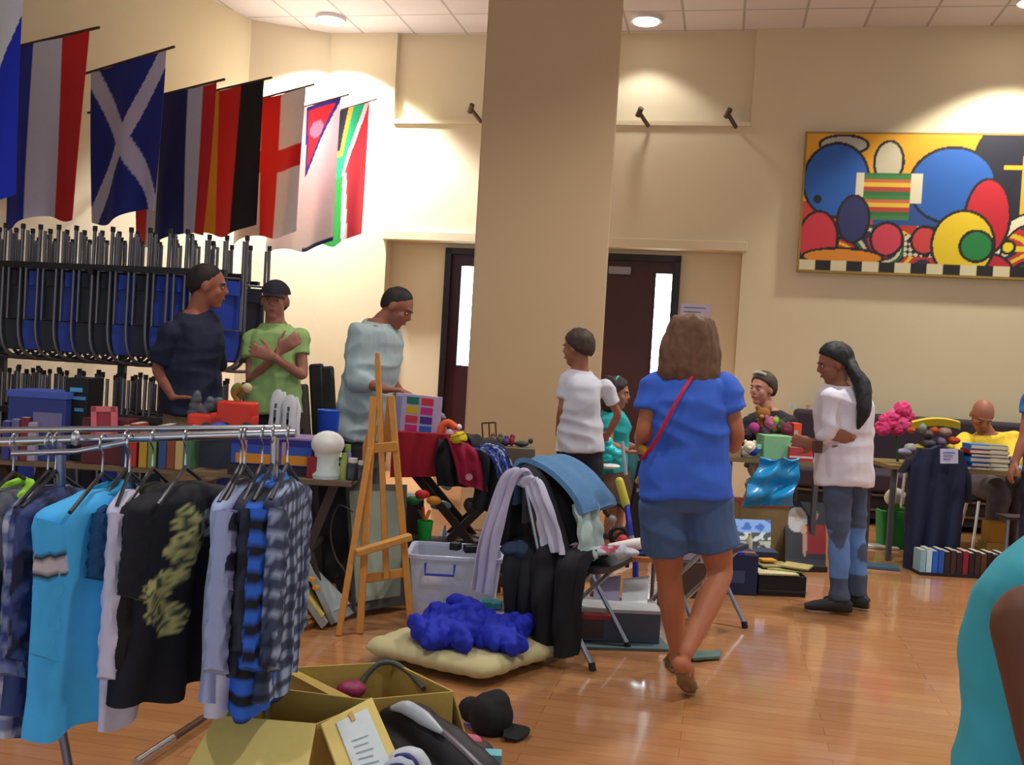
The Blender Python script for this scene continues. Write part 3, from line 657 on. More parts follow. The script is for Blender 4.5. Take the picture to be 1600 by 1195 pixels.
FL = [((-85, 10), (38, -35), 335, f1, 'flag cut by the left picture edge, white over bright blue with a red tip'),
      ((12, 76), (141, 46), 285, f2, 'flag of blue, white and red upright bands, second from the left'),
      ((143, 112), (259, 77), 245, f3, 'blue flag with a white diagonal cross'),
      ((212, 158), (338, 127), 232, f4, 'flag of red, white and navy bands just right of the diagonal cross flag'),
      ((308, 148), (412, 124), 228, f5, 'black, red and gold flag in the middle of the row'),
      ((372, 163), (479, 135), 222, f6, 'white flag with an upright red cross'),
      ((425, 180), (533, 151), 224, f7, 'white cloth flag with a red blue-edged triangle'),
      ((496, 182), (577, 158), 208, f8, 'green flag with black, yellow, white and red, last of the row on the right')]
FW = P365
for (ix, iy), (tx, ty), L, cf, lb in FL:
    pt = row_point(tx, ty); pi = PL(ix, iy, pt, LD); ln = L/1550*pt.y
    t = thing('wall_flag', lb, 'flag', pi, 'national flags along the left wall')
    d = (pi-pt).normalized(); k = (P365+LN*.0-pt).dot(LN)/d.dot(LN) if abs(d.dot(LN)) > 1e-3 else 1
    k = min(k, 2.2)
    if ix > 350: k = min(k, (P500+(P365-P500)*.5-pt).dot(-WN)/max(1e-3, d.dot(-WN)) if d.dot(-WN) > 0 else k)
    obj('flag_pole', MB().tube([pt-d*.09, pt+d*k], .011, 8), mat('4a342a', .6), t)
    ph = ix*.37
    def fn(u, v, pi=pi, pt=pt, ln=ln, ph=ph):
        p = pi.lerp(pt, u); w = math.sin(u*9+ph+v*1.2)*.035*(.25+v)+math.sin(u*17+ph*2)*.012*v
        return p+LD*w+V((0, 0, -ln*v*(1-.03*math.sin(u*7+ph))-.01))+(pt-pi)*(.5-u)*.10*v
    obj('cloth', MB().sheet(fn, 64, 90, .004, cf), mat('attr', .75, var=.05), t)
# ---- abstract mural panel (plain stand-in of the same colours)
p0 = wpx(1262, 209, .06); s0 = wpx(1256, 300, .06)[0]; h1 = wpx(1262, 209, .06)[1]; h0 = wpx(1256, 421, .06)[1]
mw = 3.05; mh = h1-h0
def el(x, y, cx, cy, rx, ry): return ((x-cx)/rx)**2+((y-cy)/ry)**2 < 1
def mural(u, v):
    x = u*mw/mh; y = 1-v            # x in units of the panel height, y down
    Bk = '15151c'
    if y > .93: return Bk if int(x*9) % 2 else 'cfc8a6'
    def o(cx, cy, rx, ry, col, e=.02):
        if el(x, y, cx, cy, rx+e, ry+e): return col if el(x, y, cx, cy, rx, ry) else Bk
    for s_ in ((.30, .90, .27, .055, 'd08420'), (1.42, .79, .035, .035, 'dcc820'), (1.95, .82, .035, .03, 'dcc820'), (1.21, .79, .10, .10, '14783a'), (1.12, .78, .20, .23, 'd8bc1e'), (1.3, 1.02, .17, .17, 'b01c2c'),
               (.36, .62, .10, .16, '2a2e62'), (.12, .78, .13, .2, 'c03040'), (.60, .76, .10, .11, 'c23a50'), (.86, .76, .08, .09, 'c23a3c'), (2.25, .84, .10, .12, 'd8d4b0'), (1.0, 1.0, .06, .05, 'd8d4b0'),
               (1.80, .72, .22, .15, 'b01824'), (1.27, .58, .14, .26, 'b4182a'), (2.12, .62, .22, .10, 'd05030'), (2.5, .62, .2, .1, 'd05030'), (2.55, .3, .07, .26, 'e0cc28')):
        r = o(*s_)
        if r: return r
    if abs(y-.80) < .022 and 1.4 < x < 1.98: return 'dcc820'
    d = math.hypot(x-1.62, (y-.86)*1.0)
    if .24 < d < .33 and y < .88: return 'dcd9b8' if .255 < d < .315 else Bk
    if .42 < x < .74 and .28 < y < .62: return ('3a7a3c', 'c4603a', 'd8b838', 'b03a30', '2f6a3a')[int(y*34) % 5]
    if (.36 < x < .42 or .74 < x < .82) and .28 < y < .5: return 'd6d0b4'
    if abs(x-1.50) < .018 and .14 < y < .62: return 'd8a820'
    if abs(y-.225) < .016 and 1.36 < x < 1.64: return 'd8a820'
    for s_ in ((.58, .20, .09, .14, 'b9b39a'), (1.75, .40, .12, .22, 'd6d0b4'), (1.75, .20, .085, .14, 'd6d0b4'), (1.74, .18, .15, .16, 'c82026'), (1.78, .56, .22, .10, '1e3a86'), (.10, .48, .01, .01, Bk),
               (.22, .34, .22, .26, '1f5aae'), (1.02, .36, .28, .26, '1f5aae'), (.26, .08, .16, .06, 'a9a79c'), (1.04, .18, .16, .06, '4a4048'), (2.12, .46, .20, .16, 'e0a01c'), (2.25, .22, .33, .17, 'd9d2b4'), (2.72, .3, .3, .26, 'd9d2b4'),
               (1.32, .18, .15, .22, '14142a'), (1.62, .18, .12, .2, '14142a')):
        r = o(*s_)
        if r: return r
    if 1.2 < x < 1.72 and y < .62: return '181830'
    if .72 < y < .88 and .72 < x < .98: return Bk if (int((x+y)*26)+int((x-y)*26)) % 2 else 'cfcab0'
    if y < .50: return 'd79c1a'
    if y < .66: return 'b83a34' if x > 1.9 or x < .5 else '1f4a8e'
    return ('b8262c', '1c1c26', '1e6038', 'c9c3a0', '2a2446', 'b0302a', 'd8bc1e')[int(noise.noise(V((x*2.6, y*3.5, 3)))*9+7) % 7]
t = thing('mural_painting', 'long colourful abstract painted panel high on the right wall', 'painting', wl(s0, h0, .06))
obj('painted_panel', MB().sheet(lambda u, v: wl(s0+mw*u, h0+mh*(1-v), .065), 360, 130, .02, lambda u, v: mural(u, 1-v)), mat('attr', .6, var=.03), t)
b = MB()
wbox(b, s0-.02, s0+mw+.02, h0-.025, h0, .0, .075); wbox(b, s0-.02, s0+mw+.02, h1, h1+.02, .0, .075); wbox(b, s0-.02, s0, h0, h1, .0, .075)
obj('edge_strip', b, mat('8d7433', .6), t)
# ---- trolley of hanging folding chairs
RY = 7.0; rl = W(-70, 416, RY+.45); rz = W(200, 423, RY).z
RT = WT; O = V((W(-70, 420, 7.25).x, W(-70, 420, 7.25).y, 0)); RL = 2.24
K = lambda s, d, z: O+RT*s+WN*d+V((0, 0, z))
# rail height follows the photo
t = thing('chair_trolley', 'black two-tier storage trolley holding the hanging folding chairs', 'trolley', O)
zl = rz-1.02
b = MB(); [b.bar(K(0, d, rz), K(RL, d, rz), .045, .04) for d in (-.16, .16)]; obj('upper_rail', b, BLACK, t)
b = MB(); [b.bar(K(0, d, zl), K(RL-.1, d, zl), .045, .04) for d in (-.16, .16)]; obj('lower_rail', b, BLACK, t)
for s_ in (.25, 1.25, 2.0):
    b = MB().bar(K(s_, -.22, 0.1), K(s_, -.22, rz+.02), .05); b.bar(K(s_, -.22, rz-.03), K(s_, .2, rz-.03), .04); b.bar(K(s_, -.22, zl-.03), K(s_, .2, zl-.03), .04); obj('post', b, BLACK, t)
    b = MB().bar(K(s_, -.4, .13), K(s_, .4, .13), .05); obj('foot', b, BLACK, t)
    for d in (-.36, .36): obj('castor', MB().tube([K(s_-.02, d, .05), K(s_+.02, d, .05)], .05, 12), mat('2a2a2a', .6), t)
TUBE = mat('6d6a70', .35, .7)
def hanging_chair(panel, label):
    t = thing('folding_chair', label, 'chair', (0, 0, 0), 'folding chairs hanging on the trolley')
    w = .20
    b = MB(); b.tube([V((0, -w, .26)), V((0, -w*1.02, -.2)), V((0, -w, -.5)), V((0, -w*.7, -.63)), V((0, 0, -.655)), V((0, w*.7, -.63)), V((0, w, -.5)), V((0, w*1.02, -.2)), V((0, w, .26))], .0125, 8, smooth=3); obj('back_frame', b, TUBE, t, local=True)
    b = MB(); b.tube([V((.035, -w*.86, .24)), V((.035, -w*.86, -.38)), V((.035, w*.86, -.38)), V((.035, w*.86, .24))], .0115, 8); obj('leg_frame', b, TUBE, t, local=True)
    for z in (-.02,): obj('stretcher', MB().tube([V((.0, -w, z)), V((0, w, z))], .009, 6), TUBE, t, local=True)
    b = MB().sheet(lambda u, v: V((-.012+.03*math.sin(u*PI), (u-.5)*.35*(1-.25*max(0, v-.8)*5*.5), -.09-.50*v)), 10, 12, .018); obj('seat', b, mat(panel, .5, var=.1), t, local=True)
    b = MB().sheet(lambda u, v: V((.05, (u-.5)*.31, -.04-.10*v)), 6, 6, .014); obj('backrest', b, mat(panel, .5, var=.1), t, local=True)
    b = MB().lathe([(.0, 0), (.016, 0), (.016, .035), (0, .035)], (0, -w, .25)); obj('foot_cap', b, BLACK, t, local=True)
    b = MB().lathe([(.0, 0), (.016, 0), (.016, .035), (0, .035)], (0, w, .25)); obj('foot_cap', b, BLACK, t, local=True)
    return t
protoB = hanging_chair('1a3fae', 'x'); protoD = hanging_chair('12142a', 'x')
usedB = usedD = False
def put(kind, loc, rz_, lab):
    global usedB, usedD
    src = protoB if kind else protoD; first = not (usedB if kind else usedD)
    if kind: usedB = True
    else: usedD = True
    o = src if first else copy_thing(src)
    o.location = loc; o.rotation_euler.z = rz_; o['label'] = lab; return o
ordn = ['first', 'second', 'third', 'fourth', 'fifth', 'sixth', 'seventh', 'eighth', 'ninth', 'tenth', 'eleventh', 'twelfth', 'thirteenth', 'fourteenth', 'fifteenth', 'sixteenth']
kinds = [0, 0, 1, 0, 0, 1, 0, 1, 0, 0, 1, 0, 1, 1, 1]
for i in range(15):
    s_ = .10+i*(1.98/14); p = K(s_, 0, rz+.0); k = kinds[i]
    put(k, p, -A12+math.radians(-44+random.uniform(-7, 7)) , '%s folding chair with grey tube legs, %s along the upper rail from the left' % ('blue' if k else 'dark', ordn[i]))
for i in range(13):
    s_ = .15+i*(2.0/12); p = K(s_, 0, zl+.02)
    put(0 if i % 4 else 1, p, -A12+math.radians(-44+random.uniform(-8, 8)), 'folding chair in the shade of the lower rail, %s from the left' % ordn[i])

for tier, zz in ((0, rz), (1, zl)):
    for d in (-.62, -.34): obj('rear_rail', MB().bar(K(0, d, zz-.02), K(RL-.15, d, zz-.02), .04), BLACK, bpy.data.objects['chair_trolley'])
    for i in range(14):
        put(0 if (i+tier) % 5 else 1, K(.06+i*(1.95/13), -.48, zz-.02), -A12+math.radians(-52+random.uniform(-9, 9)), 'folding chair in the rear row of the %s tier, %s from the left' % (('upper', 'lower')[tier], ordn[i]))
# ================================================================ GARMENT RAIL IN THE LEFT FOREGROUND
GY = 2.72
rzA, rzB = W(30, 690, GY), W(452, 676, GY)
t = thing('garment_rail', 'chrome garment rail with two long bars packed with shirts', 'garment rail', (W(60, 1000, GY).x, GY, 0))
a0, a1 = W(-60, 692, GY), W(462, 676, GY)
obj('rail', MB().tube([a0, a1], .013, 12), STEEL, t)
obj('rail', MB().tube([W(20, 688, GY-.06)+V((0, 0, -.035)), W(120, 688, GY-.06)+V((0, 0, -.03)), W(200, 690, GY-.05)], .008, 10), STEEL, t, label='thin lower chrome bar')
obj('rail', MB().tube([W(-60, 672, GY+.10), W(440, 668, GY+.10)], .009, 12), STEEL, t, label='second thinner bar behind')
obj('joint', MB().ell(W(118, 684, GY-.05), (.012, .014, .022)), STEEL, t)
r1 = W(430, 676, GY); r0 = V((r1.x, r1.y+.1, .05))
obj('upright', MB().tube([r1, r0], .012, 10), STEEL, t)
obj('upright', MB().tube([W(96, 690, GY), W(90, 1105, GY+.05), W(124, 1290, GY+.05)], .013, 10), mat('8f93a8', .3, .8), t, label='grey slanting upright')
f1_, f2_ = G(332, 1112, .04), G(212, 1191, .04)
obj('foot_bar', MB().tube([f1_+V((.25, .4, 0)), f1_, f1_.lerp(f2_, .55)], .013, 10), mat('4a2f22', .5), t); obj('foot_bar', MB().tube([f1_.lerp(f2_, .55), f2_], .014, 10), STEEL, t, label='bare chrome end of the foot')
def plaid(a, b, c, s1=.055):
    def f(q):
        i = (q.z/s1) % 1 < .5; j = ((q.y*1.0)/s1) % 1 < .5
        return a if i and j else (b if i or j else c)
    return f
HG = 0
def hanger(x, yc, z, lab, c='2a2a30', w=.19):
    t = thing('clothes_hanger', lab, 'hanger', (x, yc, z), 'hangers on the garment rail')
    b = MB(); b.tube([V((x, yc-w, z-.16)), V((x, yc, z-.085)), V((x, yc+w, z-.16))], .006, 6); obj('arms', b, mat(c, .4), t)
    b = MB(); b.tube([V((x, yc, z-.085)), V((x, yc, z-.035)), V((x, yc-.022, z-.012)), V((x, yc-.018, z+.012)), V((x, yc, z+.020)), V((x, yc+.018, z+.01))], .0028, 6, smooth=3); obj('hook', b, STEEL, t)
def garment(px, lab, name, colf, L=.72, w=.22, th=.045, sleeve=.26, sl_out=.03, top=None, name2='clothes hanger', shag=.010, yaw=0., yc=GY, hang=1, neckdrop=.13, seed=0, collar=None, flare=.0, hemcol=None):
    """shirt on a hanger, its plane across the rail; colf(q) with q.y across, q.z below the shoulder, q.x out of the cloth"""
    x = (px-800)/1550*(yc-w-.02); x = x+.0
    zt = lerp(a0.z, a1.z, (x-a0.x)/(a1.x-a0.x))
    base = V((x, yc, zt-neckdrop)); cz, sz = math.cos(yaw), math.sin(yaw)
    def R3(q): return base+V((q.x*cz-q.y*sz, q.x*sz+q.y*cz, q.z))
    mb = MB(); rings = []; n = 72; L *= .76
    prof = [(0, .30, .6), (.02, .42, .8), (.045, .80, .9), (.07, .95, 1), (.12, 1.0, 1), (.3, .92, 1.05), (.6, .92, 1.15), (.85, .96+flare, 1.25), (1, 1.0+flare, 1.2)]
    for k in range(61):
        v = k/60; zq = v*L
        for (v0, w0, t0), (v1, w1, t1) in zip(prof, prof[1:]):
            if v <= v1: q = (v-v0)/(v1-v0); ww, tt = lerp(w0, w1, q), lerp(t0, t1, q); break
        rg = []
        for i in range(n):
            a = 2*PI*i/n; y = math.cos(a)*w*ww; xx = math.copysign(abs(math.sin(a))**.7, math.sin(a))*th*tt
            fold = math.sin(y*42+seed*2+v*2)*.5+noise.noise(V((y*7, seed, v*3)))*.9
            xx *= 1+.45*fold*min(1, v*2)
            rg.append(V((xx, y, -zq + (.012*math.sin(y*30+seed) if k == 60 else 0))))
        rings.append(rg)
    mb.loft([[R3(p) for p in r] for r in rings])
    local = [p for r in rings for p in r]
    m_ = MB(); m_.v = mb.v; m_.f = mb.f
    cols = [lin(colf(p)) for p in local]
    m_.c = cols
    T = thing(name, lab, 'clothing', base, 'shirts and tops on the garment rail')
    obj('body', m_, mat('attr', .8, var=.08), T)
    if sleeve:
        for sg in (-1, 1):
            s_ = MB(); rr = []; loc = []
            for k in range(25):
                v = k/24; c = V((.02*(1 if sg < 0 else .4)+.0, sg*(w*.96+sl_out*v*(1-.3*v)), -.045-sleeve*.80*v-.015)); rw = .065*(1-.35*v if sleeve > .4 else 1.05-.1*v); rt = .028
                r_ = [V((c.x+math.sin(2*PI*i/14)*rt*(1+.25*math.sin(i*3+k)), c.y+math.cos(2*PI*i/14)*rw*.8-sg*rw*.4, c.z+.02*math.cos(2*PI*i/14)*sg)) for i in range(14)]
                rr.append([R3(p) for p in r_]); loc += r_
            s_.loft(rr); s_.c = [lin(colf(V((p.x, p.y, p.z)))) if hemcol is None or i//14 < 20 else lin(hemcol) for i, p in enumerate(loc)]
            obj('sleeve', s_, mat('attr', .8, var=.08), T)
    if collar:
        c = MB(); c.tube([R3(V((math.sin(a)*.035, math.cos(a)*.075, -.010+.02*math.cos(a)))) for a in [2*PI*i/12 for i in range(12)]], .013, 8, closed=True); obj('collar', c, mat(collar, .8), T)
    if hang: hanger(x, yc, zt, 'hanger of the '+name2, w=w*.85)
    return T
S1 = lambda c: (lambda q: c)
def tint(*cs):
    return lambda q: cs[int((noise.noise(V((q.y*9, q.z*7, q.x*9+3)))+.5)*len(cs)) % len(cs)]
def print_tee(q):
    y, z = q.y+.10, q.z*1.35-.10
    if q.x > -.0 and -.62 < z < -.16:
        cx = .03 if z > -.38 else -.04+.08*math.sin(z*30)*.3
        wd = .055+.02*math.sin(z*55)
        if z > -.22: wd = .02+(-.16-z)*.6
        if abs(y-cx) < wd: return ('c8c586', '8e9260', 'b9b577', '44503f', 'c4c77a')[int((noise.noise(V((y*40, z*28, 0)))+.6)*5) % 5]
        if -.30 < z < -.19 and abs(y-.125) < .035 and .015 < math.hypot(y-.125, (z+.245)*.7) < .034: return '8fa39a'
    return '0c0f1e'
def cyan(q):
    if q.y < -.16 and abs(q.z+.16) < .030: return 'd0c8d0' if abs(q.z+.16) < .018 else '1a1a24'
    return '48bcff'
def bands(a, b, n=.052):
    return lambda q: a if (q.z/n) % 1 < .5 else b
def blockp(q): return '2f6ee0' if (q.z/.066) % 1 < .52 and q.y < -.02 else ('0f1526' if q.y < -.02 or (q.z/.066) % 1 > .5 else '3a6fc0')
garment(-48, 'grey jacket with bright green neck at the very left end of the rail', 'jacket', lambda q: 'c8cfe0' if -.2 < q.z < -.06 else '5b606e', L=.80, th=.05, sleeve=.55, seed=1, collar='9ae03a', name2='grey jacket with the green neck')
garment(18, 'long pale blue and navy plaid shirt near the left end of the rail', 'plaid_shirt', plaid('2c4380', '7d88b4', 'c4c8dc', .06), L=.83, w=.20, th=.05, sleeve=.5, seed=2, name2='long pale plaid shirt')
garment(28, 'dark navy flannel plaid shirt left of the cyan polo', 'plaid_shirt', tint('1e2a5a', '3c4a80', '161c3a', '6c78a0'), L=.74, w=.21, th=.045, sleeve=.45, seed=3, name2='dark flannel shirt')
garment(104, 'bright cyan polo shirt with a white band on its sleeve', 'polo_shirt', cyan, L=.78, w=.215, th=.06, sleeve=.42, sl_out=.0, seed=4, collar='2290c4', yaw=math.radians(-20), yc=GY-.10, name2='cyan polo shirt', flare=-.05)
garment(150, 'deep teal shirt directly behind the cyan polo', 'shirt', S1('144a78'), L=.74, w=.2, th=.03, sleeve=.2, seed=5, name2='deep teal shirt')
garment(184, 'white long sleeved blouse hanging edge-on', 'blouse', S1('dcdaf2'), L=.80, w=.085, th=.03, sleeve=.52, seed=6, name2='white blouse', yc=GY-.12, yaw=math.radians(-8))
garment(196, 'dark brown jacket between the white blouse and the printed tee', 'jacket', S1('17120f'), L=.70, w=.2, th=.04, sleeve=.5, seed=7, name2='dark brown jacket')
garment(244, 'black tee with a pale yellow feathery print', 'printed_tee', print_tee, L=.725, w=.235, th=.065, sleeve=.26, seed=8, name2='printed black tee', yaw=math.radians(-17), flare=.06)
garment(342, 'light grey blue shirt right of the printed black tee', 'shirt', S1('a6b4e0'), L=.72, w=.22, th=.035, sleeve=.5, seed=9, name2='light grey blue shirt')
garment(352, 'white shirt with dark striped shoulder, third from the right end of the rail', 'shirt', lambda q: 'dcdff4' if q.z < -.38 else ('20243a' if (q.z/.10) % 1 < .5 else '9aa3cc'), L=.76, w=.2, th=.035, sleeve=.25, seed=10, name2='white striped shirt')
garment(382, 'dark charcoal shirt behind the blue checked one', 'shirt', tint('1a1d2c', '2c3247', '10131e'), L=.62, w=.2, th=.035, sleeve=.45, seed=11, name2='charcoal shirt')
garment(398, 'bold blue and black checked flannel shirt', 'checked_shirt', blockp, L=.78, w=.21, th=.045, sleeve=.5, seed=12, collar='2f72d0', name2='blue checked shirt')
garment(425, 'grey and navy plaid shirt at the right end of the rail', 'plaid_shirt', plaid('1c2440', '3d4a68', '9fb0d0', .05), L=.74, w=.2, th=.03, sleeve=.5, seed=13, name2='grey plaid shirt at the right end')
# ================================================================ TABLES AND STUFF, LEFT AND MIDDLE
def bxm(c, d, yaw=0.):
    cz, sz = math.cos(yaw), math.sin(yaw); return MB().box(c, d, (V((cz, sz, 0)), V((-sz, cz, 0)), V((0, 0, 1))))
def axz(yaw): cz, sz = math.cos(yaw), math.sin(yaw); return (V((cz, sz, 0)), V((-sz, cz, 0)), V((0, 0, 1)))
def trestle(name, label, x0, x1, y0, y1, z, top='7a6548', leg='3a2a24', front=0):
    t = thing(name, label, 'table', ((x0+x1)/2, (y0+y1)/2, 0))
    obj('tabletop', MB().box(((x0+x1)/2, (y0+y1)/2, z-.015), (x1-x0, y1-y0, .03)), mat(top, .6, var=.2), t, bev=.004)
    if front:
        for yy in (y0+.06, y1-.06):
            for a, b in ((x0+.06, x1-.10), (x1-.10, x0+.06)): obj('leg', MB().bar((a, yy, .01), (b, yy+.03, z-.03), .045, .03, (0, 1, 0)), mat(leg, .6), t)
        obj('brace', MB().bar(((x0+x1)/2, y0+.06, z*.5), ((x0+x1)/2, y1-.06, z*.5), .02), mat(leg, .6), t); return t
    for xx, sg in ((x0+.12, 1), (x1-.12, -1)):
        for a, b in ((y0+.05, y1-.05), (y1-.05, y0+.05)):
            obj('leg', MB().bar((xx, a, 0), (xx+sg*.0, b, z-.03), .035, .05), mat(leg, .6), t)
        obj('foot_rail', MB().bar((xx, y0+.03, .02), (xx, y1-.03, .02), .03), mat(leg, .6), t)
    obj('brace', MB().bar((x0+.12, (y0+y1)/2, z*.5), (x1-.12, (y0+y1)/2, z*.5), .02), mat(leg, .6), t)
    return t
def carton(name, label, cat, c, d, yaw, col, side=None, group=None, parts=(), m=None):
    """closed box; parts = (name, colour, rel centre, rel size) slabs on its faces"""
    t = thing(name, label, cat, c, group); A = axz(yaw); C_ = V(c)
    obj('body', MB().box(C_+V((0, 0, d[2]/2)), d, A), m or mat(col, .6), t, bev=.003)
    for nm, cc, rc, rs in parts:
        p = C_+A[0]*(rc[0]*d[0])+A[1]*(rc[1]*d[1])+V((0, 0, d[2]*rc[2])); obj(nm, MB().box(p, (d[0]*rs[0], d[1]*rs[1], d[2]*rs[2]), A), mat(cc, .6), t)
    return t
TZ = .72
x0, x1 = W(-30, 760, 5.2).x, W(432, 760, 5.2).x
trestle('trestle_table', 'long wooden trestle table of toys behind the clothes rail', x0, x1, 5.15, 5.72, TZ)
x2 = W(556, 760, 5.15).x
trestle('trestle_table', 'small wooden trestle table holding the white foam head', x1+.03, x2, 5.0, 5.62, TZ+.01, '6d5c48', '3a2a24', 1)
def on(px, Y, z=TZ): p = W(px, 700, Y); return V((p.x, Y, z))
# left end
carton('book_box', 'blue box of books left of the pink frame', 'box', on(72, 5.3, TZ), (.30, .25, .34), 0, '2c3f8c', parts=(('lid', '4a63c4', (0, 0, 1.02), (1.06, 1.06, .10)), ('label_patch', '7a78a8', (.2, -.51, .6), (.5, .02, .3))))
carton('black_box', 'black box with small cyan lettering beside the pink frame', 'box', on(128, 5.35, TZ), (.12, .2, .44), 0, '08080c', parts=(('lettering', '5ab4e0', (.0, -.505, .86), (.55, .02, .05)), ('lettering', '4aa0d8', (.08, -.505, .76), (.7, .02, .04)), ('lettering', '4aa0d8', (.15, -.505, .62), (.4, .02, .04))))
t = thing('picture_frame', 'small pink picture frame standing behind the clothes rail', 'picture frame', on(163, 5.15, TZ+.2))
A = (V((1, 0, .04)), V((0, 1, 0)), V((-.10, .12, 1)).normalized()); c = W(163, 657, 5.15)
for q, dd in (((-.052, 0, 0), (.028, .02, .145)), ((.052, 0, 0), (.028, .02, .145)), ((0, 0, .06), (.13, .02, .028)), ((0, 0, -.06), (.13, .02, .028))):
    obj('frame_bar', MB().box(c+A[0]*q[0]+A[2]*q[2], dd, A), mat('e0707e', .5), t)
obj('mat_board', MB().box(c+V((0, .004, 0)), (.08, .008, .10), A), mat('a83848', .6), t)
carton('storage_tin', 'dark red tin under the pink frame', 'tin', on(172, 5.25, TZ), (.24, .16, .24), 0, '5c1722')
# books and boxes glimpsed between the hangers
cols = ['3b3f8c', '6a6a9c', '7c2436', 'a8a4c4', '243060', 'b03030', 'c09a30', '7a9a50', '30508c', '8a4a2a', 'c8b070', '4a7a5a']
for i, c_ in enumerate(cols):
    carton('paperback', 'paperback with a %s spine standing on the toy table' % ['indigo', 'lilac', 'maroon', 'pale grey', 'navy', 'red', 'ochre', 'leaf green', 'blue', 'rust', 'sand', 'sea green'][i], 'book', on([20, 34, 48, 60, 205, 216, 232, 246, 262, 275, 288, 300][i], 5.22), (.042, .16, .20+.012*(i % 3)), 0, c_, group='books on the toy table', parts=(('pages', 'd8d0c0', (0, 0, 1.0), (.8, .9, .02)),))
# orange toy sets
t = thing('toy_truck', 'orange red toy crane truck on the toy table', 'toy', on(350, 5.35, .90))
for a in ((372, 640, .20, .09), (366, 656, .24, .07), (326, 656, .20, .06)):
    p = W(a[0], a[1], 5.35); obj('orange_block', MB().box(p, (a[2], .12, a[3])), mat('e03418', .45), t, bev=.012)
for a, r_ in (((352, 668), .03), ((385, 668), .03), ((322, 668), .03)): p = W(*a, 5.28); obj('wheel', MB().tube([p, p+V((0, .14, 0))], r_, 12), mat('3a444c', .5), t)
obj('cab', MB().ell(W(342, 668, 5.26), (.045, .05, .03)), mat('1c50c8', .4), t, label='blue cab')
obj('crane_arm', MB().tube([W(372, 628, 5.35), W(365, 616, 5.35), W(378, 604, 5.35)], .016, 8), mat('8a6a20', .6), t)
obj('display_box', MB().box(on(352, 5.38, .80), (.46, .2, .16)), mat('3a3f52', .7), t)
t = thing('grey_toy', 'heap of grey and black toy machinery by the crane truck', 'toy', on(328, 5.45, .88))
mb = MB()
for k in range(14): mb.ell(W(300+random.random()*48, 612+random.random()*50, 5.45), (.02+.02*random.random(), .03, .015+.02*random.random()))
obj('body', remesh(mb, .007, 1), mat('565e68', .5), t)
t = thing('plush_toy', 'small cream and green plush on top of the orange truck', 'toy', W(375, 618, 5.42))
obj('body', MB().ell(W(372, 612, 5.42), (.04, .04, .05)), mat('6f7a3a', .9), t); obj('head', MB().ell(W(386, 606, 5.42), (.028, .028, .028)), mat('cfc8a0', .9), t)
# long colourful game boxes
for i, (px, w_) in enumerate(((412, .26), (468, .20))):
    carton('game_box', ['blue and orange game box right of the checked shirt', 'blue and orange game box next to the white foam head'][i], 'box', V((W(px, 700, 5.2).x, 5.2, TZ+.06)), (w_, .26, .14), math.radians(-3), '2a4fb4', group='blue and orange game boxes',
           parts=(('orange_stripe', 'd08a20', (0, -.502, .22), (.8, .01, .35)), ('dark_stripe', '1a1c80', (0, -.502, .85), (1.0, .01, .25)), ('pale_patch', 'b58f96', (-.25, -.505, .62), (.14, .01, .5)), ('lid', '8d78a8', (0, 0, 1.0), (1.02, 1.02, .06))))
carton('dark_case', 'flat dark case under the game boxes', 'case', V((W(440, 750, 5.22).x, 5.22, TZ)), (.50, .28, .058), 0, '23202a')
carton('red_tin', 'little red tin between game box and foam head', 'tin', V((W(487, 740, 5.05).x, 5.06, TZ+.01)), (.05, .05, .11), 0, '8c1c28')
# white sneakers standing on their heels
for i, (px, py, lb) in enumerate(((430, 645, 'taller white and grey sneaker standing toe up on the game box'), (451, 655, 'shorter white and grey sneaker leaning right of the taller one'))):
    Yq = 5.22-.03*i; t = thing('sneaker', lb, 'shoe', W(px, 688, Yq), 'white sneakers on the game box')
    c0 = W(px, 688, Yq); hgt = .27-.03*i; tip = V((.01-.02*i, 0, 1)).normalized()
    mb = MB().loft([ring(c0+tip*(hgt*q), V((a_*.9, 0, 0)), V((0, b_, 0)), 14) for q, a_, b_ in ((0, .03, .035), (.08, .046, .045), (.3, .044, .05), (.5, .040, .045), (.75, .045, .03), (.92, .032, .022), (1, .012, .01))])
    obj('upper', mb, mat('c4c8cc', .5), t)
    sb = MB().loft([ring(c0+tip*(hgt*q)+V((0, .045, 0)), V((a_, 0, 0)), V((0, .014, 0)), 12) for q, a_ in ((-.02, .03), (.1, .048), (.35, .045), (.7, .05), (.95, .03))]); obj('sole', sb, mat('e4e6e8', .5), t)
    for q in (.35, .5, .62): obj('stripe', MB().box(c0+tip*(hgt*q)+V((.0, -.045+.012*(q > .5), 0)), (.012, .006, .06)), mat('4a4e54', .5), t)
    obj('opening', MB().ell(c0+tip*(hgt*.12)+V((0, -.032, 0)), (.028, .02, .03)), DARK, t)
# white foam head
c0 = V((W(512, 700, 5.08).x, 5.08, TZ+.01)); t = thing('foam_head', 'white foam display head with a rounded crown', 'display head', c0)
obj('neck', MB().lathe([(.075, 0), (.078, .02), (.062, .04), (.060, .10), (.07, .14)], c0), mat('cfe0dc', .7), t)
obj('crown', MB().ell(c0+V((0, 0, .175)), (.086, .095, .068)), mat('e6e8e2', .7), t)
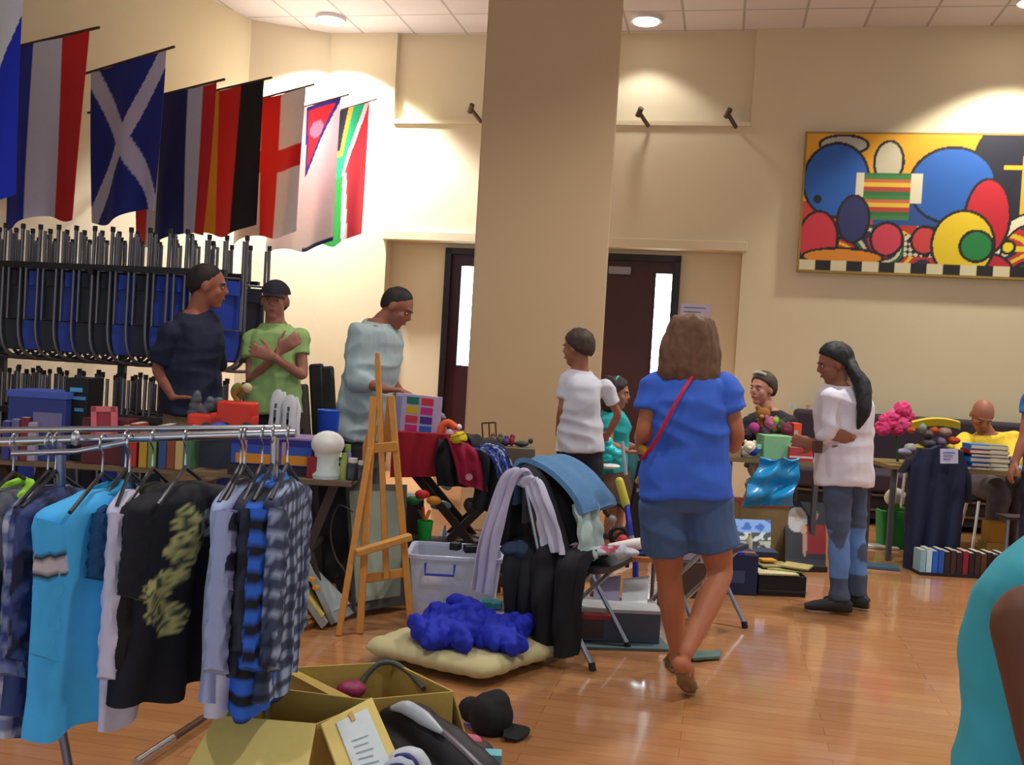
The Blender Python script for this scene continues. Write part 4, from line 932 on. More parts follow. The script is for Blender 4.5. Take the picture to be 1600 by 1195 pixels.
# jars by the easel
for i, (px, py, r_, h_, c_, lb) in enumerate(((551, 0, .030, .10, '2e333c', 'dark jar with white lid left of the easel'), (566, 0, .028, .09, '3a3430', 'second dark jar tight against the easel'), (537, 0, .018, .12, '98a850', 'slim yellow green bottle left of the jars'), (541, 1, .02, .15, '7a7aa8', 'small lilac bottle behind the jars'))):
    c0 = V((W(px, 740, 5.07+.1*py).x, 5.06+.12*py, TZ+.01)); t = thing('jar', lb, 'jar', c0, 'jars and bottles on the small table')
    obj('glass', MB().lathe([(r_, 0), (r_*1.03, h_*.1), (r_, h_*.8), (r_*.7, h_*.92)], c0), mat(c_, .25), t); obj('lid', MB().lathe([(r_*.8, h_*.9), (r_*.8, h_*1.12)], c0), mat('d6d6d2' if i < 2 else '88b050', .4), t)
# leaning black cases and the blue bin behind
for i, (pa, pb, c_, lb) in enumerate((((470, 600), (492, 720), '4e4842', 'grey brown folded panel leaning by the woman in green'), ((494, 568), (512, 720), '0c0c14', 'tall black case leaning between the woman and the stooping man'), ((510, 572), (530, 720), '0e0e16', 'second tall black case leaning right of the first'))):
    a, b_ = W(pa[0], pa[1], 6.75), W(pb[0], pb[1], 6.6); b_ = a.lerp(b_, (a.z-.02)/(a.z-b_.z)) if a.z != b_.z else b_; b_ = V((a.x+.18, 6.5, .02))
    t = thing('leaning_case', lb, 'case', b_, 'cases leaning at the back'); obj('body', MB().bar(a, b_, .10, .05, (0, 1, 0)), mat(c_, .6), t, bev=.02); obj('handle', MB().tube([a.lerp(b_, .3)+V((0, -.06, .04)), a.lerp(b_, .34)+V((0, -.09, 0)), a.lerp(b_, .38)+V((0, -.06, -.04))], .008, 6), BLACK, t)
c0 = V((W(513, 660, 6.0).x, 6.0, .78)); t = thing('blue_bin', 'bright blue plastic bin behind the foam head', 'bin', c0)
obj('body', MB().lathe([(.05, -.06), (.062, .10), (.066, .235), (.058, .235), (.052, .03), (.02, .03)], c0), mat('1446c8', .4), t); obj('rim', MB().tube([c0+V((.064*math.cos(a), .064*math.sin(a), .235)) for a in [2*PI*i/16 for i in range(16)]], .006, 6, closed=True), mat('2c66dc', .4), t)
carton('amplifier', 'black amplifier box with a chrome bar carrying the blue bin', 'amplifier', V((W(500, 700, 6.0).x, 6.0, .0)), (.36, .3, .72), 0, '0d0d14', parts=(('chrome_bar', 'c8d4e0', (-.1, -.52, .97), (.5, .03, .02)),))
# ---- easel
EW = mat('c98a3a', .5, var=.22, scale=22)
t = thing('easel', 'light wooden studio easel standing in front of the grey board', 'easel', G(590, 990))
E = lambda px, py, Y: W(px, py, Y)
obj('mast', MB().bar(E(590, 560, 5.12), E(604, 905, 4.98), .030, .022, (0, 1, 0)), EW, t, bev=.004)
obj('mast_tip', MB().tube([E(590, 562, 5.12), E(590, 553, 5.12)], .012, 8, round=True), EW, t)
obj('leg', MB().bar(E(584, 620, 5.10), G(562, 990), .036, .024, (0, 1, 0)), EW, t, bev=.004)
obj('leg', MB().bar(E(611, 618, 5.10), G(643, 984), .034, .024, (0, 1, 0)), EW, t, bev=.004)
obj('leg', MB().bar(E(578, 700, 5.02), G(529, 993), .032, .022, (0, 1, 0)), EW, t, bev=.004)
obj('crosspiece', MB().bar(E(576, 701, 5.06), E(622, 697, 5.06), .05, .03, (0, 1, 0)), EW, t, bev=.004)
obj('crosspiece', MB().bar(E(566, 905, 4.98), E(638, 893, 5.02), .045, .022, (0, 1, 0)), EW, t, bev=.004)
obj('canvas_tray', MB().bar(E(556, 864, 4.86), E(642, 838, 4.98), .05, .035), mat('c89048', .5, var=.2), t, bev=.006)
obj('top_clamp', MB().prism([(-.055, -.13), (.0, -.13), (.008, .08), (-.012, .10), (-.03, .08), (-.06, -.02)], E(586, 690, 5.08), (1, 0, 0), (0, 0, 1), .02), EW, t)
obj('top_clamp', MB().prism([(.0, -.12), (.05, -.12), (.055, .02), (.035, .13), (.01, .14)], E(600, 660, 5.12), (1, 0, 0), (0, 0, 1), .02), EW, t)
# grey board and black panel leaning behind it
t = thing('canvas_board', 'large grey canvas board leaning behind the easel', 'canvas', G(590, 962))
a, b_ = E(540, 757, 5.45), E(636, 757, 5.45); c, d = G(552, 966), G(630, 952)
def quad(a, b, c, d, t_, nu=6, nv=6): return MB().sheet(lambda u, v: (a.lerp(b, u)).lerp(c.lerp(d, u), v), nu, nv, t_)
c.z = d.z = .03
obj('frame', quad(a, b_, c, d, .03), mat('54544e', .7), t)
def inset(a, b, c, d, k, o): m_ = (a+b+c+d)/4; return [p.lerp(m_, k)+o for p in (a, b, c, d)]
obj('canvas', quad(*inset(a, b_, c, d, .13, V((0, -.022, .01))), .01), mat('8d9586', .8, var=.08, scale=3), t)
t = single('black_display_board', quad(E(498, 762, 5.5), E(540, 760, 5.5), E(506, 905, 5.3), E(560, 902, 5.3), .03), mat('07070b', .7), 'black panel standing under the small trestle table', 'panel')
single('speaker_cable', MB().tube([E(552, 800, 5.2), E(528, 790, 5.2), E(516, 830, 5.2), E(524, 870, 5.2), E(540, 895, 5.2), G(548, 930, .01)], .005, 6, smooth=4), mat('4a403c', .6), 'thin dark cable looping under the small table', 'cable')
# slanting glazed frames leaning left of the easel
for i, (pa, pb, pc, pd, fc, gc, lb) in enumerate((((440, 838), (470, 862), (556, 960), (520, 985), '8f9498', 'aeb8bc', 'silver framed picture slumped against the table, orange stickers on its glass'),
                                            ((446, 872), (452, 900), (520, 985), (505, 992), '8a8478', 'c7b060', 'thin gilt edged frame in front of the silver one'),
                                            ((440, 900), (452, 950), (515, 990), (470, 990), '9a6a3a', 'a87848', 'brown backed frame lowest of the leaning frames'))):
    Yq = 4.98-.06*i; P_ = [E(*pa, Yq+.30), E(*pb, Yq+.05), E(*pd, Yq-.05), E(*pc, Yq+.18)]
    for q in P_: q.z = max(q.z, .02)
    t = thing('framed_picture', lb, 'picture frame', P_[2], 'frames leaning by the easel'); obj('frame', quad(P_[0], P_[1], P_[3], P_[2], .03), mat(fc, .4), t)
    obj('glass', quad(*inset(P_[0], P_[1], P_[3], P_[2], .18, V((.006, -.01, .02))), .008), mat(gc, .15), t)
    if i == 0:
        for q in ((487, 905), (494, 918)): obj('sticker', MB().ell(E(*q, Yq-.12), (.02, .006, .014)), mat('d89a20', .6), t)
# ---- red covered table with the colour chart
xa, xb = W(618, 720, 5.75).x, W(838, 720, 5.95).x
trestle('folding_table', 'folding table with crossed brown legs under the red cloth', xa, xb, 5.75, 6.15, .76, '5c4636', '33231f', 1)
obj2 = MB(); c0 = V((W(663, 700, 5.8).x, 5.86, .762))
single('red_cloth', (lambda m_: (m_.sheet(lambda u, v: V((xa-.02+(.40)*u, 5.70+.012*math.sin(u*20), .93-.26*v*(1-.12*u)+.0)), 20, 6, .008), m_.sheet(lambda u, v: V((xa-.02+.40*u, 5.70+.36*v, .932)), 10, 6, .008), m_)[-1])(MB()), mat('a00f26', .8), 'deep red cloth hanging over the table front below the colour chart', 'cloth')
single('storage_box', MB().box((xa+.18, 5.88, .845), (.34, .3, .16)), mat('3a2a28', .7), 'box hidden under the red cloth', 'box')
c0 = W(653, 648, 5.78); A = (V((1, .02, -.05)).normalized(), V((0, 1, .12)).normalized(), V((.04, -.12, 1)).normalized())
t = thing('colour_chart', 'white card with two columns of coloured rectangles', 'chart', c0-V((0, 0, .115)))
obj('card', MB().box(c0, (.27, .012, .235), A), mat('c4b8d8', .7), t)
cc = [['1c7a6a', 'd8b820', 'd03a4c', 'c82a80'], ['dc3440', 'c82c88', '4a2c90', '2468c8']]
for i in range(2):
    for j in range(4): obj('colour_patch', MB().box(c0+A[0]*(-.035+.085*i)+A[2]*(.083-.055*j)-A[1]*.008, (.07, .006, .042), A), mat(cc[i][j], .6, var=.03), t)
obj('side_strip', MB().box(c0+A[0]*(-.115)-A[1]*.008, (.03, .004, .20), A), mat('8f96c0', .7), t)
# drapes over its right corner
def drape(name, label, cat, pts, width, wv, col, t_=.008, seed=0, amp=.012, colf=None, n=24, group=None, m=None):
    """cloth hung along the polyline pts, width metres wide along wv"""
    P_, _ = spline([V(p) for p in pts], 1, 6); K_ = len(P_)-1; wv = V(wv).normalized()
    def fn(u, v):
        i = min(K_-1, int(v*K_)); f = v*K_-i; p = P_[i].lerp(P_[i+1], f); tn = (P_[i+1]-P_[i]).normalized(); nn_ = tn.cross(wv).normalized()
        wd = width(v) if callable(width) else width
        return p+wv*((u-.5)*wd)+nn_*(amp*math.sin(u*14+seed+v*2)*(.3+v)+amp*1.2*noise.noise(V((u*4, v*5, seed))))
    return single(name, MB().sheet(fn, n, 26, t_, colf), m or (mat('attr', .85) if colf else mat(col, .85, var=.12, scale=14)), label, cat, group)
Y6 = 5.62
drape('black_jacket', 'black jacket draped over the table corner', 'clothing', [E(700, 690, Y6+.25), E(712, 690, Y6+.05), E(706, 720, Y6), E(712, 760, Y6)], .20, (1, .2, 0), '0f0f18', seed=1)
drape('red_tee', 'crimson tee with a round pale badge hanging from the table corner', 'clothing', [E(716, 690, Y6+.1), E(722, 694, Y6-.04), E(733, 725, Y6-.06), E(740, 762, Y6-.06)], .17, (1, .1, -.25), '9c0f3a', seed=2)
o = MB().lathe([(.0, 0), (.018, 0), (.02, .006), (0, .006)], E(733, 745, Y6-.085), ax=(V((1, 0, 0)), V((0, 0, 1)), V((0, -1, 0)))); obj('badge', o, mat('c08a98', .6), bpy.data.objects['red_tee'])
drape('navy_coat', 'dark navy coat hanging right of the crimson tee', 'clothing', [E(745, 682, Y6+.3), E(765, 695, Y6+.0), E(770, 750, Y6-.03), E(762, 800, Y6-.03)], lambda v: .24-.06*v, (1, .15, -.2), '11131f', seed=3, amp=.02)
drape('blue_scarf', 'blue and white patterned scarf over the navy coat', 'scarf', [E(752, 696, Y6-.08), E(775, 706, Y6-.10), E(788, 730, Y6-.10), E(795, 765, Y6-.08)], .09, (1, .1, .4), '', seed=4, colf=lambda u, v: ('3058c8', '1a2c6c', 'a8b4dc', '20336e')[int((noise.noise(V((u*5, v*9, 1)))+.5)*4) % 4])
drape('yellow_cloth', 'small yellow cloth folded on the table corner', 'cloth', [E(706, 686, Y6-.05), E(716, 684, Y6-.08), E(727, 682, Y6-.05)], .05, (0, 1, -.6), 'd8c01c', t_=.02, seed=5)
t = thing('orange_toy', 'orange toy arch beside the colour chart', 'toy', E(697, 690, 5.78)); obj('arch', MB().tube([E(688, 688, 5.78), E(690, 668, 5.78), E(700, 660, 5.78), E(712, 668, 5.78)], .022, 10, smooth=3), mat('e05a20', .5), t); obj('face', MB().ell(E(702, 678, 5.76), (.025, .02, .03)), mat('b8a8b0', .6), t)
t = thing('glass_ornament', 'small white glass ornament on the table', 'ornament', E(717, 678, 5.85)); obj('bulb', MB().ell(E(717, 667, 5.85), (.018, .018, .018)), mat('e8f4f4', .2), t); obj('base', MB().lathe([(.02, 0), (.01, .03), (.012, .045)], E(717, 686, 5.85)), mat('5a6a80', .4), t)
t = thing('figurine', 'grey violet figurine between chart and orange arch', 'figurine', E(690, 680, 5.95)); obj('body', MB().lathe([(.035, 0), (.03, .06), (.015, .09), (.022, .12), (.004, .145)], E(690, 683, 5.95)), mat('6a6078', .5), t)
obj('head', MB().ell(E(690, 650, 5.95), (.02, .02, .02)), mat('8a8298', .5), t)
t = thing('wire_cage', 'rusty brown wire frame ornament on the table right end', 'ornament', E(765, 690, 6.05))
for a, b_ in (((753, 661), (774, 660)), ((753, 661), (755, 690)), ((774, 660), (776, 690)), ((764, 660), (765, 690)), ((755, 690), (776, 690))): obj('wire', MB().bar(E(*a, 6.05), E(*b_, 6.05), .01), mat('6a4020', .6), t)
for i, (px, py, rx, rz_, c_, lb) in enumerate(((770, 684, .03, .03, '6a4a28', 'brown lump figurine beside the wire cage'), (790, 695, .03, .025, '58306a', 'small purple ornament right of the wire cage'), (800, 683, .018, .03, '8a2430', 'small red standing figurine on the table right end'), (815, 690, .045, .018, '2f3a3c', 'dark metal animal ornament at the table right end'), (781, 688, .02, .03, '4a5a4a', 'grey green ornament next to the purple one'))):
    pb = E(px, py, 6.02); pb.z = .861+rz_; t = thing('ornament', lb, 'ornament', pb-V((0, 0, rz_)), 'ornaments on the table right end'); obj('body', MB().ell(pb, (rx, .03, rz_)), mat(c_, .6), t)
    obj('head', MB().ell(pb+V((.055 if i == 3 else .003, 0, rz_*.9 if i != 3 else .02)), (.016, .016, .018)), mat(c_, .6), t)
carton('ornament_box', 'flat beige box under the ornaments on the table right end', 'box', V(((E(748, 700, 6.02).x+E(836, 700, 6.02).x)/2, 6.03, .761)), (E(836, 700, 6.02).x-E(748, 700, 6.02).x, .2, .098), 0, '6e6250')
carton('brown_case', 'brown wooden chest under the red covered table', 'chest', V((W(625, 800, 6.1).x, 6.0, 0)), (.30, .28, .52), .1, '3c2a26')
carton('wooden_crate', 'dark wooden crate between the crossed table legs', 'crate', V((W(735, 850, 6.0).x, 6.0, 0)), (.40, .3, .30), 0, '4a362c', parts=(('yellow_tape', 'b0921c', (.1, -.51, .72), (.45, .02, .10)), ('dark_band', '1c1a22', (0, -.51, .45), (1, .02, .3))))
for i, (px, py, w_, h_, c_, lb) in enumerate(((700, 740, .10, .17, 'b8d8dc', 'crumpled pale blue bag hanging under the table'), (683, 735, .06, .06, 'dceff0', 'scrap of white plastic under the table'), (690, 790, .12, .05, '9ac0d0', 'pale blue wrapper behind the green toy bucket'), (737, 790, .1, .1, '6c5a50', 'grey brown sack between the table legs'), (614, 790, .05, .05, 'c8e8ec', 'white plastic scrap right of the easel leg'), (695, 835, .03, .12, 'b4e0ec', 'thin pale blue bottle behind the clear tub'))):
    mb = MB().ell(E(px, py, 5.9), (w_/2*1.1, .05, h_/2*1.1)); single('plastic_wrap', remesh(mb, .008, 1, disp=.02, dsc=14), mat(c_, .35), lb, 'bag', 'plastic scraps under the table')
# toy bucket with spades
c0 = V((W(663, 840, 5.55).x, 5.55, .0)); bz = W(663, 838, 5.55).z; c0.z = bz-.02
t = thing('toy_bucket', 'green toy bucket with red, green and orange beach toys', 'toy', c0)
obj('bucket', MB().lathe([(.035, 0), (.046, .11), (.040, .11), (.03, .02)], c0), mat('109c34', .4), t)
for (px, py), (qx, qy), c_ in (((663, 812), (645, 782), '1a6a34'), ((662, 812), (660, 772), 'd82c28'), ((665, 812), (678, 782), 'd08a20')):
    obj('toy_spade', MB().tube([E(px, py, 5.55), E((px+qx)/2, (py+qy)/2, 5.55)], .010, 6), mat(c_, .4), t); obj('spade_blade', MB().ell(E(qx, qy, 5.55), (.042, .02, .026)), mat(c_, .4), t)
carton('toy_carton', 'low box carrying the green toy bucket', 'box', V((c0.x, 5.6, 0)), (.24, .2, max(.05, c0.z-.002)), 0, '33282a')
# clear tub
TUB = mat('d4dcf0', .25, alpha=.55)
yt0, yt1 = 5.05, 5.42; xl, xr = W(636, 870, yt0).x, W(786, 880, yt0).x; zt = .36
t = thing('storage_tub', 'clear plastic storage tub with a blue handle', 'tub', ((xl+xr)/2, (yt0+yt1)/2, 0))
def tubring(k, z): # k shrink
    cx, cy = (xl+xr)/2, (yt0+yt1)/2; return [V((cx+math.copysign(min(abs(math.cos(a))*1.35, 1), math.cos(a))*(xr-xl)/2*k, cy+math.copysign(min(abs(math.sin(a))*1.35, 1), math.sin(a))*(yt1-yt0)/2*k, z)) for a in [2*PI*i/32 for i in range(32)]]
obj('tub_wall', MB().loft([tubring(.84, .01), tubring(.97, zt), tubring(.955, zt), tubring(.82, .02)]), TUB, t)
obj('rim', MB().loft([tubring(.95, zt-.012), tubring(1.04, zt-.012), tubring(1.04, zt+.006), tubring(.95, zt+.006)], False, True), mat('c4cce6', .3), t)
hx = (xl+xr)/2-.075; hy = yt0-.012
obj('handle', MB().tube([(hx-.075, hy, zt-.03), (hx-.073, hy-.012, zt-.085), (hx+.073, hy-.012, zt-.085), (hx+.075, hy, zt-.03)], .007, 8), mat('1c3fae', .4), t, label='blue handle')
mb = MB(); [mb.ell((lerp(xl+.1, xr-.1, random.random()), lerp(yt0+.1, yt1-.1, random.random()), .05+.14*random.random()), (.07, .06, .05)) for k in range(9)]
single('toy_heap', remesh(mb, .01, 2, colf=lambda p: ('c8a890', '3c62c0', '6a6a88', 'a88a98')[int((noise.noise(p*6)+.5)*4) % 4]), mat('attr', .7), 'heap of mixed toys seen through the clear tub', 'toys', kind='stuff')
for i, (px, py, rz_) in enumerate(((738, 857, .3), (712, 853, -.4))):
    single('black_gadget', bxm(E(px, py, 5.26), (.09 if i == 0 else .05, .06, .04), rz_), BLACK, ['black boxy gadget on top of the tub contents', 'smaller black gadget at the left in the tub'][i], 'gadget', bev=.006)
# cushion and blue garment
YC = 4.42; cx = W(726, 1030, YC).x
q0, q1, q2, q3 = G(566, 1018, .05), G(752, 1072, .02), G(905, 1012, .05), G(700, 972, .05)
def cushf(sg):
    def f(u, v):
        a, b = 2*u-1, 2*v-1; k = 1-.07*(1-a*a)*abs(b)**2-.07*(1-b*b)*abs(a)**2
        uu, vv = .5+a*k*.5, .5+b*k*.5
        p = (q0.lerp(q3, vv)).lerp(q1.lerp(q2, vv), uu); z = .055*(1-abs(a)**3.2)*(1-abs(b)**3.2)
        return V((p.x, p.y, .07+sg*z*1.15+(.02*math.sin(p.x*9)*(1-abs(a))*(1-abs(b)) if sg > 0 else 0)))
    return f
mb = MB(); mb.sheet(cushf(1), 26, 26, .012); mb.sheet(cushf(-1), 26, 26, .012)
for k in range(7): # stuffing makes it one solid
    for l in range(7):
        p = (q0.lerp(q3, .12+.76*l/6)).lerp(q1.lerp(q2, .12+.76*l/6), .12+.76*k/6); mb.ell((p.x, p.y, .07), (.09, .09, .045))
single('floor_cushion', remesh(mb, .012, 4, disp=.012, dsc=5), mat('c2b98c', .85, var=.08, scale=8), 'large beige cushion lying flat on the floor', 'cushion')
mb = MB(); random.seed(3)
for k in range(44):
    a = random.random()*2*PI; q = random.random()**.6; e_ = random.random()*PI; mb.ell((cx+.01+.20*q*math.cos(a)*1.3, YC+.03+.14*q*math.sin(a), .165+.11*(1-q)*random.random()), (.11, .036, .05), (V((math.cos(e_), math.sin(e_), .2)).normalized(), V((-math.sin(e_), math.cos(e_), 0)), V((0, 0, 1))))
single('blue_garment', remesh(mb, .007, 1, disp=.018, dsc=14, ridge=True), mat('0e26b4', .75, var=.3, scale=10), 'crumpled royal blue garment heaped on the beige cushion', 'clothing')
# packets and the folded linen right of the tub
for i, (px, py, Yq, w_, d_, h_, c_, rz_, lb) in enumerate(((775, 958, 4.85, .17, .14, .03, 'c8b8d8', .1, 'clear packet of pale linen beside the blue garment'), (768, 943, 4.88, .11, .09, .035, '3fa0a8', .0, 'teal packet on top of the pale linen'), (812, 945, 4.9, .12, .14, .07, '9a90b8', -.4, 'crinkled lilac packet right of the teal one'), (838, 968, 4.8, .13, .14, .03, '7c7898', -.5, 'grey packet leaning under the chair'))):
    mb = bxm(E(px, py, Yq), (w_, d_, h_), rz_); single('packet', remesh(mb, .007, 2, disp=.012, dsc=25), mat(c_, .3, var=.2), lb, 'packet', 'packets by the cushion')
carton('packet_carton', 'low cardboard box under the packets', 'box', V((W(795, 985, 4.98).x, 4.98, 0)), (.34, .24, W(790, 966, 4.9).z-.02), .1, '4c4a68')
# ================================================================ CHAIRS WITH CLOTHES, RIGHT HAND STALLS
def folding_seat(label, c, yaw, seatcol='1c1c26'):
    """steel-legged chair facing local -y"""
    t = thing('steel_chair', label, 'chair', c, 'steel legged chairs used as shelves'); t.rotation_euler.z = yaw
    SL = mat('aab4c4', .3, .8)
    for sx in (-1, 1):
        obj('leg', MB().tube([V((sx*.20, .22, .86)), V((sx*.20, .10, .46)), V((sx*.21, -.20, .02))], .0125, 10), SL, t, local=True)
        obj('leg', MB().tube([V((sx*.185, -.16, .44)), V((sx*.185, .24, .02))], .0125, 10), SL, t, local=True)
        obj('foot_cap', MB().tube([V((sx*.21, -.195, .035)), V((sx*.211, -.205, .0))], .017, 8), DARK, t, local=True)
        obj('foot_cap', MB().tube([V((sx*.185, .235, .035)), V((sx*.185, .242, .0))], .017, 8), DARK, t, local=True)
    obj('seat', MB().sheet(lambda u, v: V(((u-.5)*.40, -.20+.38*v, .45-.012*math.sin(u*PI))), 8, 8, .025), mat(seatcol, .5), t, local=True)
    obj('backrest', MB().sheet(lambda u, v: V(((u-.5)*.41, .20+.01*v+.03*math.sin(u*PI), .62+.24*v)), 8, 6, .02), mat(seatcol, .5), t, local=True)
    return t
# centre chair: feet under (925,1045) and (1003,1030)
fa, fb = G(925, 1047), G(1003, 1032); mid_ = (fa+fb)/2; yw = math.atan2(fb.y-fa.y, fb.x-fa.x)
yw += math.radians(24); cdir = V((-math.sin(yw), math.cos(yw), 0)); cc1 = fa+V((math.cos(yw), math.sin(yw), 0))*.21+cdir*.20
ch1 = folding_seat('steel legged chair buried under clothes beside the walking woman', cc1, yw)
fa2, fb2 = G(1092, 1000), G(1163, 981); yw2 = math.atan2(fb2.y-fa2.y, fb2.x-fa2.x); m2 = (fa2+fb2)/2; cc2 = m2+V((-math.sin(yw2), math.cos(yw2), 0))*.20
ch2 = folding_seat('second steel legged chair half hidden behind the walking woman', cc2, yw2, '22304a')
X1 = V((math.cos(yw), math.sin(yw), 0)); Y1 = cdir
def c1(a, b, z): return cc1+X1*a+Y1*b+V((0, 0, z))
# clothes on its back and seat
drape('jean_jacket', 'light blue denim jacket folded over the chair back', 'clothing', [c1(.0, .27, .70), c1(.0, .27, .87), c1(.01, .20, .915), c1(.02, .06, .86), c1(.03, -.06, .75), c1(.03, -.09, .70)], .40, X1, '5a8ab8', t_=.024, seed=2, amp=.010, m=mat('4e7ca8', .85, var=.18, scale=40))
drape('dark_jacket', 'charcoal jacket under the denim one on the chair back', 'clothing', [c1(-.07, .30, .50), c1(-.07, .27, .80), c1(-.07, .20, .885), c1(-.08, .10, .78), c1(-.09, .0, .58), c1(-.09, -.04, .50)], .30, X1, '16161e', t_=.025, seed=5, amp=.012)
drape('white_scarf', 'long white scarf hanging down the left of the chair', 'scarf', [c1(-.20, .16, .80), c1(-.225, .22, .875), c1(-.245, .28, .82), c1(-.26, .32, .66), c1(-.28, .35, .46), c1(-.29, .36, .28)], lambda v: .09+.03*v, Y1+X1*.2, 'b8b4d0', t_=.014, seed=7)
drape('white_shirt', 'white shirt sleeve falling over the front of the chair back', 'clothing', [c1(-.22, .25, .80), c1(-.23, .17, .845), c1(-.245, .10, .76), c1(-.25, .04, .64), c1(-.25, .0, .52)], lambda v: .11+.02*v, Y1+X1*.3, 'c8c8de', t_=.018, seed=8)
drape('pale_green_blouse', 'pale green frilly blouse below the denim jacket', 'clothing', [c1(-.05, -.04, .74), c1(-.07, -.08, .66), c1(-.08, -.11, .56), c1(-.09, -.12, .49)], .22, X1, 'a8bcb8', t_=.02, seed=9, amp=.02)
single('ivory_stick', MB().tube([W(913, 818, 4.95), W(929, 848, 4.85)], .007, 8), mat('ded8a8', .5), 'thin ivory stick poking out beside the pale blouse', 'stick')
mb = MB(); mb.ell(c1(.0, .02, .49), (.20, .17, .035)); mb.ell(c1(-.08, -.04, .50), (.12, .10, .04)); single('black_sweater', remesh(mb, .012, 2, disp=.03, dsc=8), mat('0e0e16', .85), 'black sweater spread over the chair seat', 'clothing')
mb = MB(); [mb.ell(c1(a, b, .52), (rx, .06, rz_)) for a, b, rx, rz_ in ((-.12, .02, .07, .018), (-.10, -.06, .08, .022), (-.06, -.13, .08, .020), (.0, -.20, .05, .03), (.03, -.26, .04, .015))]
single('floral_blouse', remesh(mb, .008, 1, disp=.02, dsc=22, colf=lambda p: ('cfd4e0', 'd8dce6', 'b8485a', 'c4cad8')[int((noise.noise(p*11)+.5)*4) % 4]), mat('attr', .8), 'white blouse with red flowers lying along the seat edge', 'clothing')
drape('black_trousers', 'long black trousers hanging off the left side of the chair seat', 'clothing', [c1(.0, .16, .50), c1(-.18, .17, .50), c1(-.25, .17, .44), c1(-.27, .16, .28), c1(-.27, .15, .12)], lambda v: .20-.03*v, Y1, '11131c', t_=.035, seed=11, amp=.025)
drape('navy_coat', 'heavy near black coat falling from the chair seat to the floor', 'clothing', [c1(.0, -.02, .51), c1(-.19, -.02, .51), c1(-.27, -.02, .44), c1(-.29, -.02, .26), c1(-.28, -.02, .06)], lambda v: .27-.05*v, Y1, '0c0e18', t_=.045, seed=12, amp=.028)
mb = MB().ell(c1(-.20, .22, .49), (.09, .08, .05)); single('denim_bundle', remesh(mb, .01, 1, disp=.03, dsc=12), mat('2c405f', .85), 'small dark denim bundle left on the seat', 'clothing')
# low bench with shoes behind it
bt = .40; t = thing('low_bench', 'low wooden bench holding the white shoe', 'bench', (W(985, 900, 5.3).x, 5.3, 0))
xa_, xb_ = W(925, 900, 5.15).x, W(1042, 900, 5.15).x
obj('bench_top', MB().box(((xa_+xb_)/2, 5.30, bt-.012), (xb_-xa_, .32, .024)), mat('a8683c', .5), t)
for x_ in (xa_+.03, xb_-.03):
    for y_ in (5.17, 5.43): obj('leg', MB().tube([V((x_, y_, 0)), V((x_, y_, bt-.024))], .011, 8), mat('777c88', .4, .6), t)
t = thing('white_shoe', 'white shoe with a thick blue sole', 'shoe', V((W(980, 885, 5.2).x, 5.22, bt))); c0 = t.location.copy()
obj('sole', MB().loft([ring(c0+V((q, 0, .012)), V((0, w_, 0)), V((0, 0, .014)), 12) for q, w_ in ((-.11, .03), (-.05, .042), (.04, .036), (.10, .04), (.125, .022))]), mat('1c2f9c', .5), t)
obj('upper', MB().loft([ring(c0+V((q, 0, z_)), V((0, w_, 0)), V((0, 0, h_)), 12) for q, w_, z_, h_ in ((-.105, .024, .035, .012), (-.05, .038, .042, .02), (.03, .034, .055, .03), (.09, .032, .06, .035), (.115, .018, .05, .02))]), mat('e8e4e4', .5), t)
single('red_toy', MB().ell(V((W(972, 876, 5.3).x, 5.32, bt+.045)), (.035, .03, .04)), mat('c02434', .5), 'small red round toy behind the white shoe', 'toy')
t = thing('black_ring_toy', 'black ring shaped toy around the red one', 'toy', V((W(965, 878, 5.36).x, 5.40, bt))); c0 = t.location+V((0, 0, .062)); obj('ring', MB().tube([c0+V((.045*math.cos(a), 0, .045*math.sin(a))) for a in [2*PI*i/14 for i in range(14)]], .014, 8, closed=True), BLACK, t)
t = thing('toy_mop', 'blue handled toy mop with a yellow grip standing behind the bench', 'toy', V((W(992, 880, 5.45).x, 5.45, .02)))
obj('handle', MB().tube([W(972, 690, 5.9), W(978, 742, 5.85)], .012, 8), mat('9aa4b0', .4), t); obj('grip', MB().tube([W(968, 752, 5.83), W(978, 788, 5.8)], .026, 10, round=True), mat('c8c444', .5), t, label='yellow grip')
obj('tube', MB().tube([W(979, 785, 5.8), W(986, 842, 5.7), W(993, 880, 5.6), V((W(996, 900, 5.6).x, 5.6, .02))], .018, 10), mat('1424a8', .4), t, label='blue tube'); obj('collar', MB().tube([W(984, 838, 5.71), W(986, 846, 5.70)], .026, 10), mat('8f9ab0', .4), t)
single('lime_clip', MB().ell(W(998, 866, 5.62), (.03, .02, .022)), mat('a8c81c', .5), 'lime green plastic clip beside the blue tube', 'clip')
# things under chair
cM = G(962, 1008); t = single('picnic_mat', bxm(G(958, 1006, .008)+V((0, .12, 0)), (.52, .40, .012), .10), mat('5c7478', .7, var=.25), 'grey green mat on the floor under the chairs', 'mat')
carton('grey_carton', 'grey box with a white rim on the mat', 'box', G(958, 1006, .016)+V((.03, .16, 0)), (.40, .24, .16), .06, '4c5466', parts=(('white_rim', 'b8bcc0', (0, 0, .97), (1.03, 1.03, .10)), ('brown_side', '4a3a3c', (-.35, -.51, .5), (.28, .02, .8))))
for i, (px, c_, lb) in enumerate(((948, 'a9a8c8', 'pale lilac glossy brochure standing in the grey box'), (992, 'e4f0f4', 'bright white glossy brochure standing in the grey box'))):
    single('brochure', quad(W(px-18, 905, 5.22), W(px+22, 900, 5.22), W(px-22, 962, 5.02), W(px+18, 962, 5.02), .012), mat(c_, .15), lb, 'brochure', 'brochures in the grey box')
single('red_wallet', bxm(G(932, 962, .19)+V((0, .0, 0)), (.13, .06, .02), .1), mat('8c1424', .5), 'dark red wallet lying in the grey box', 'wallet')
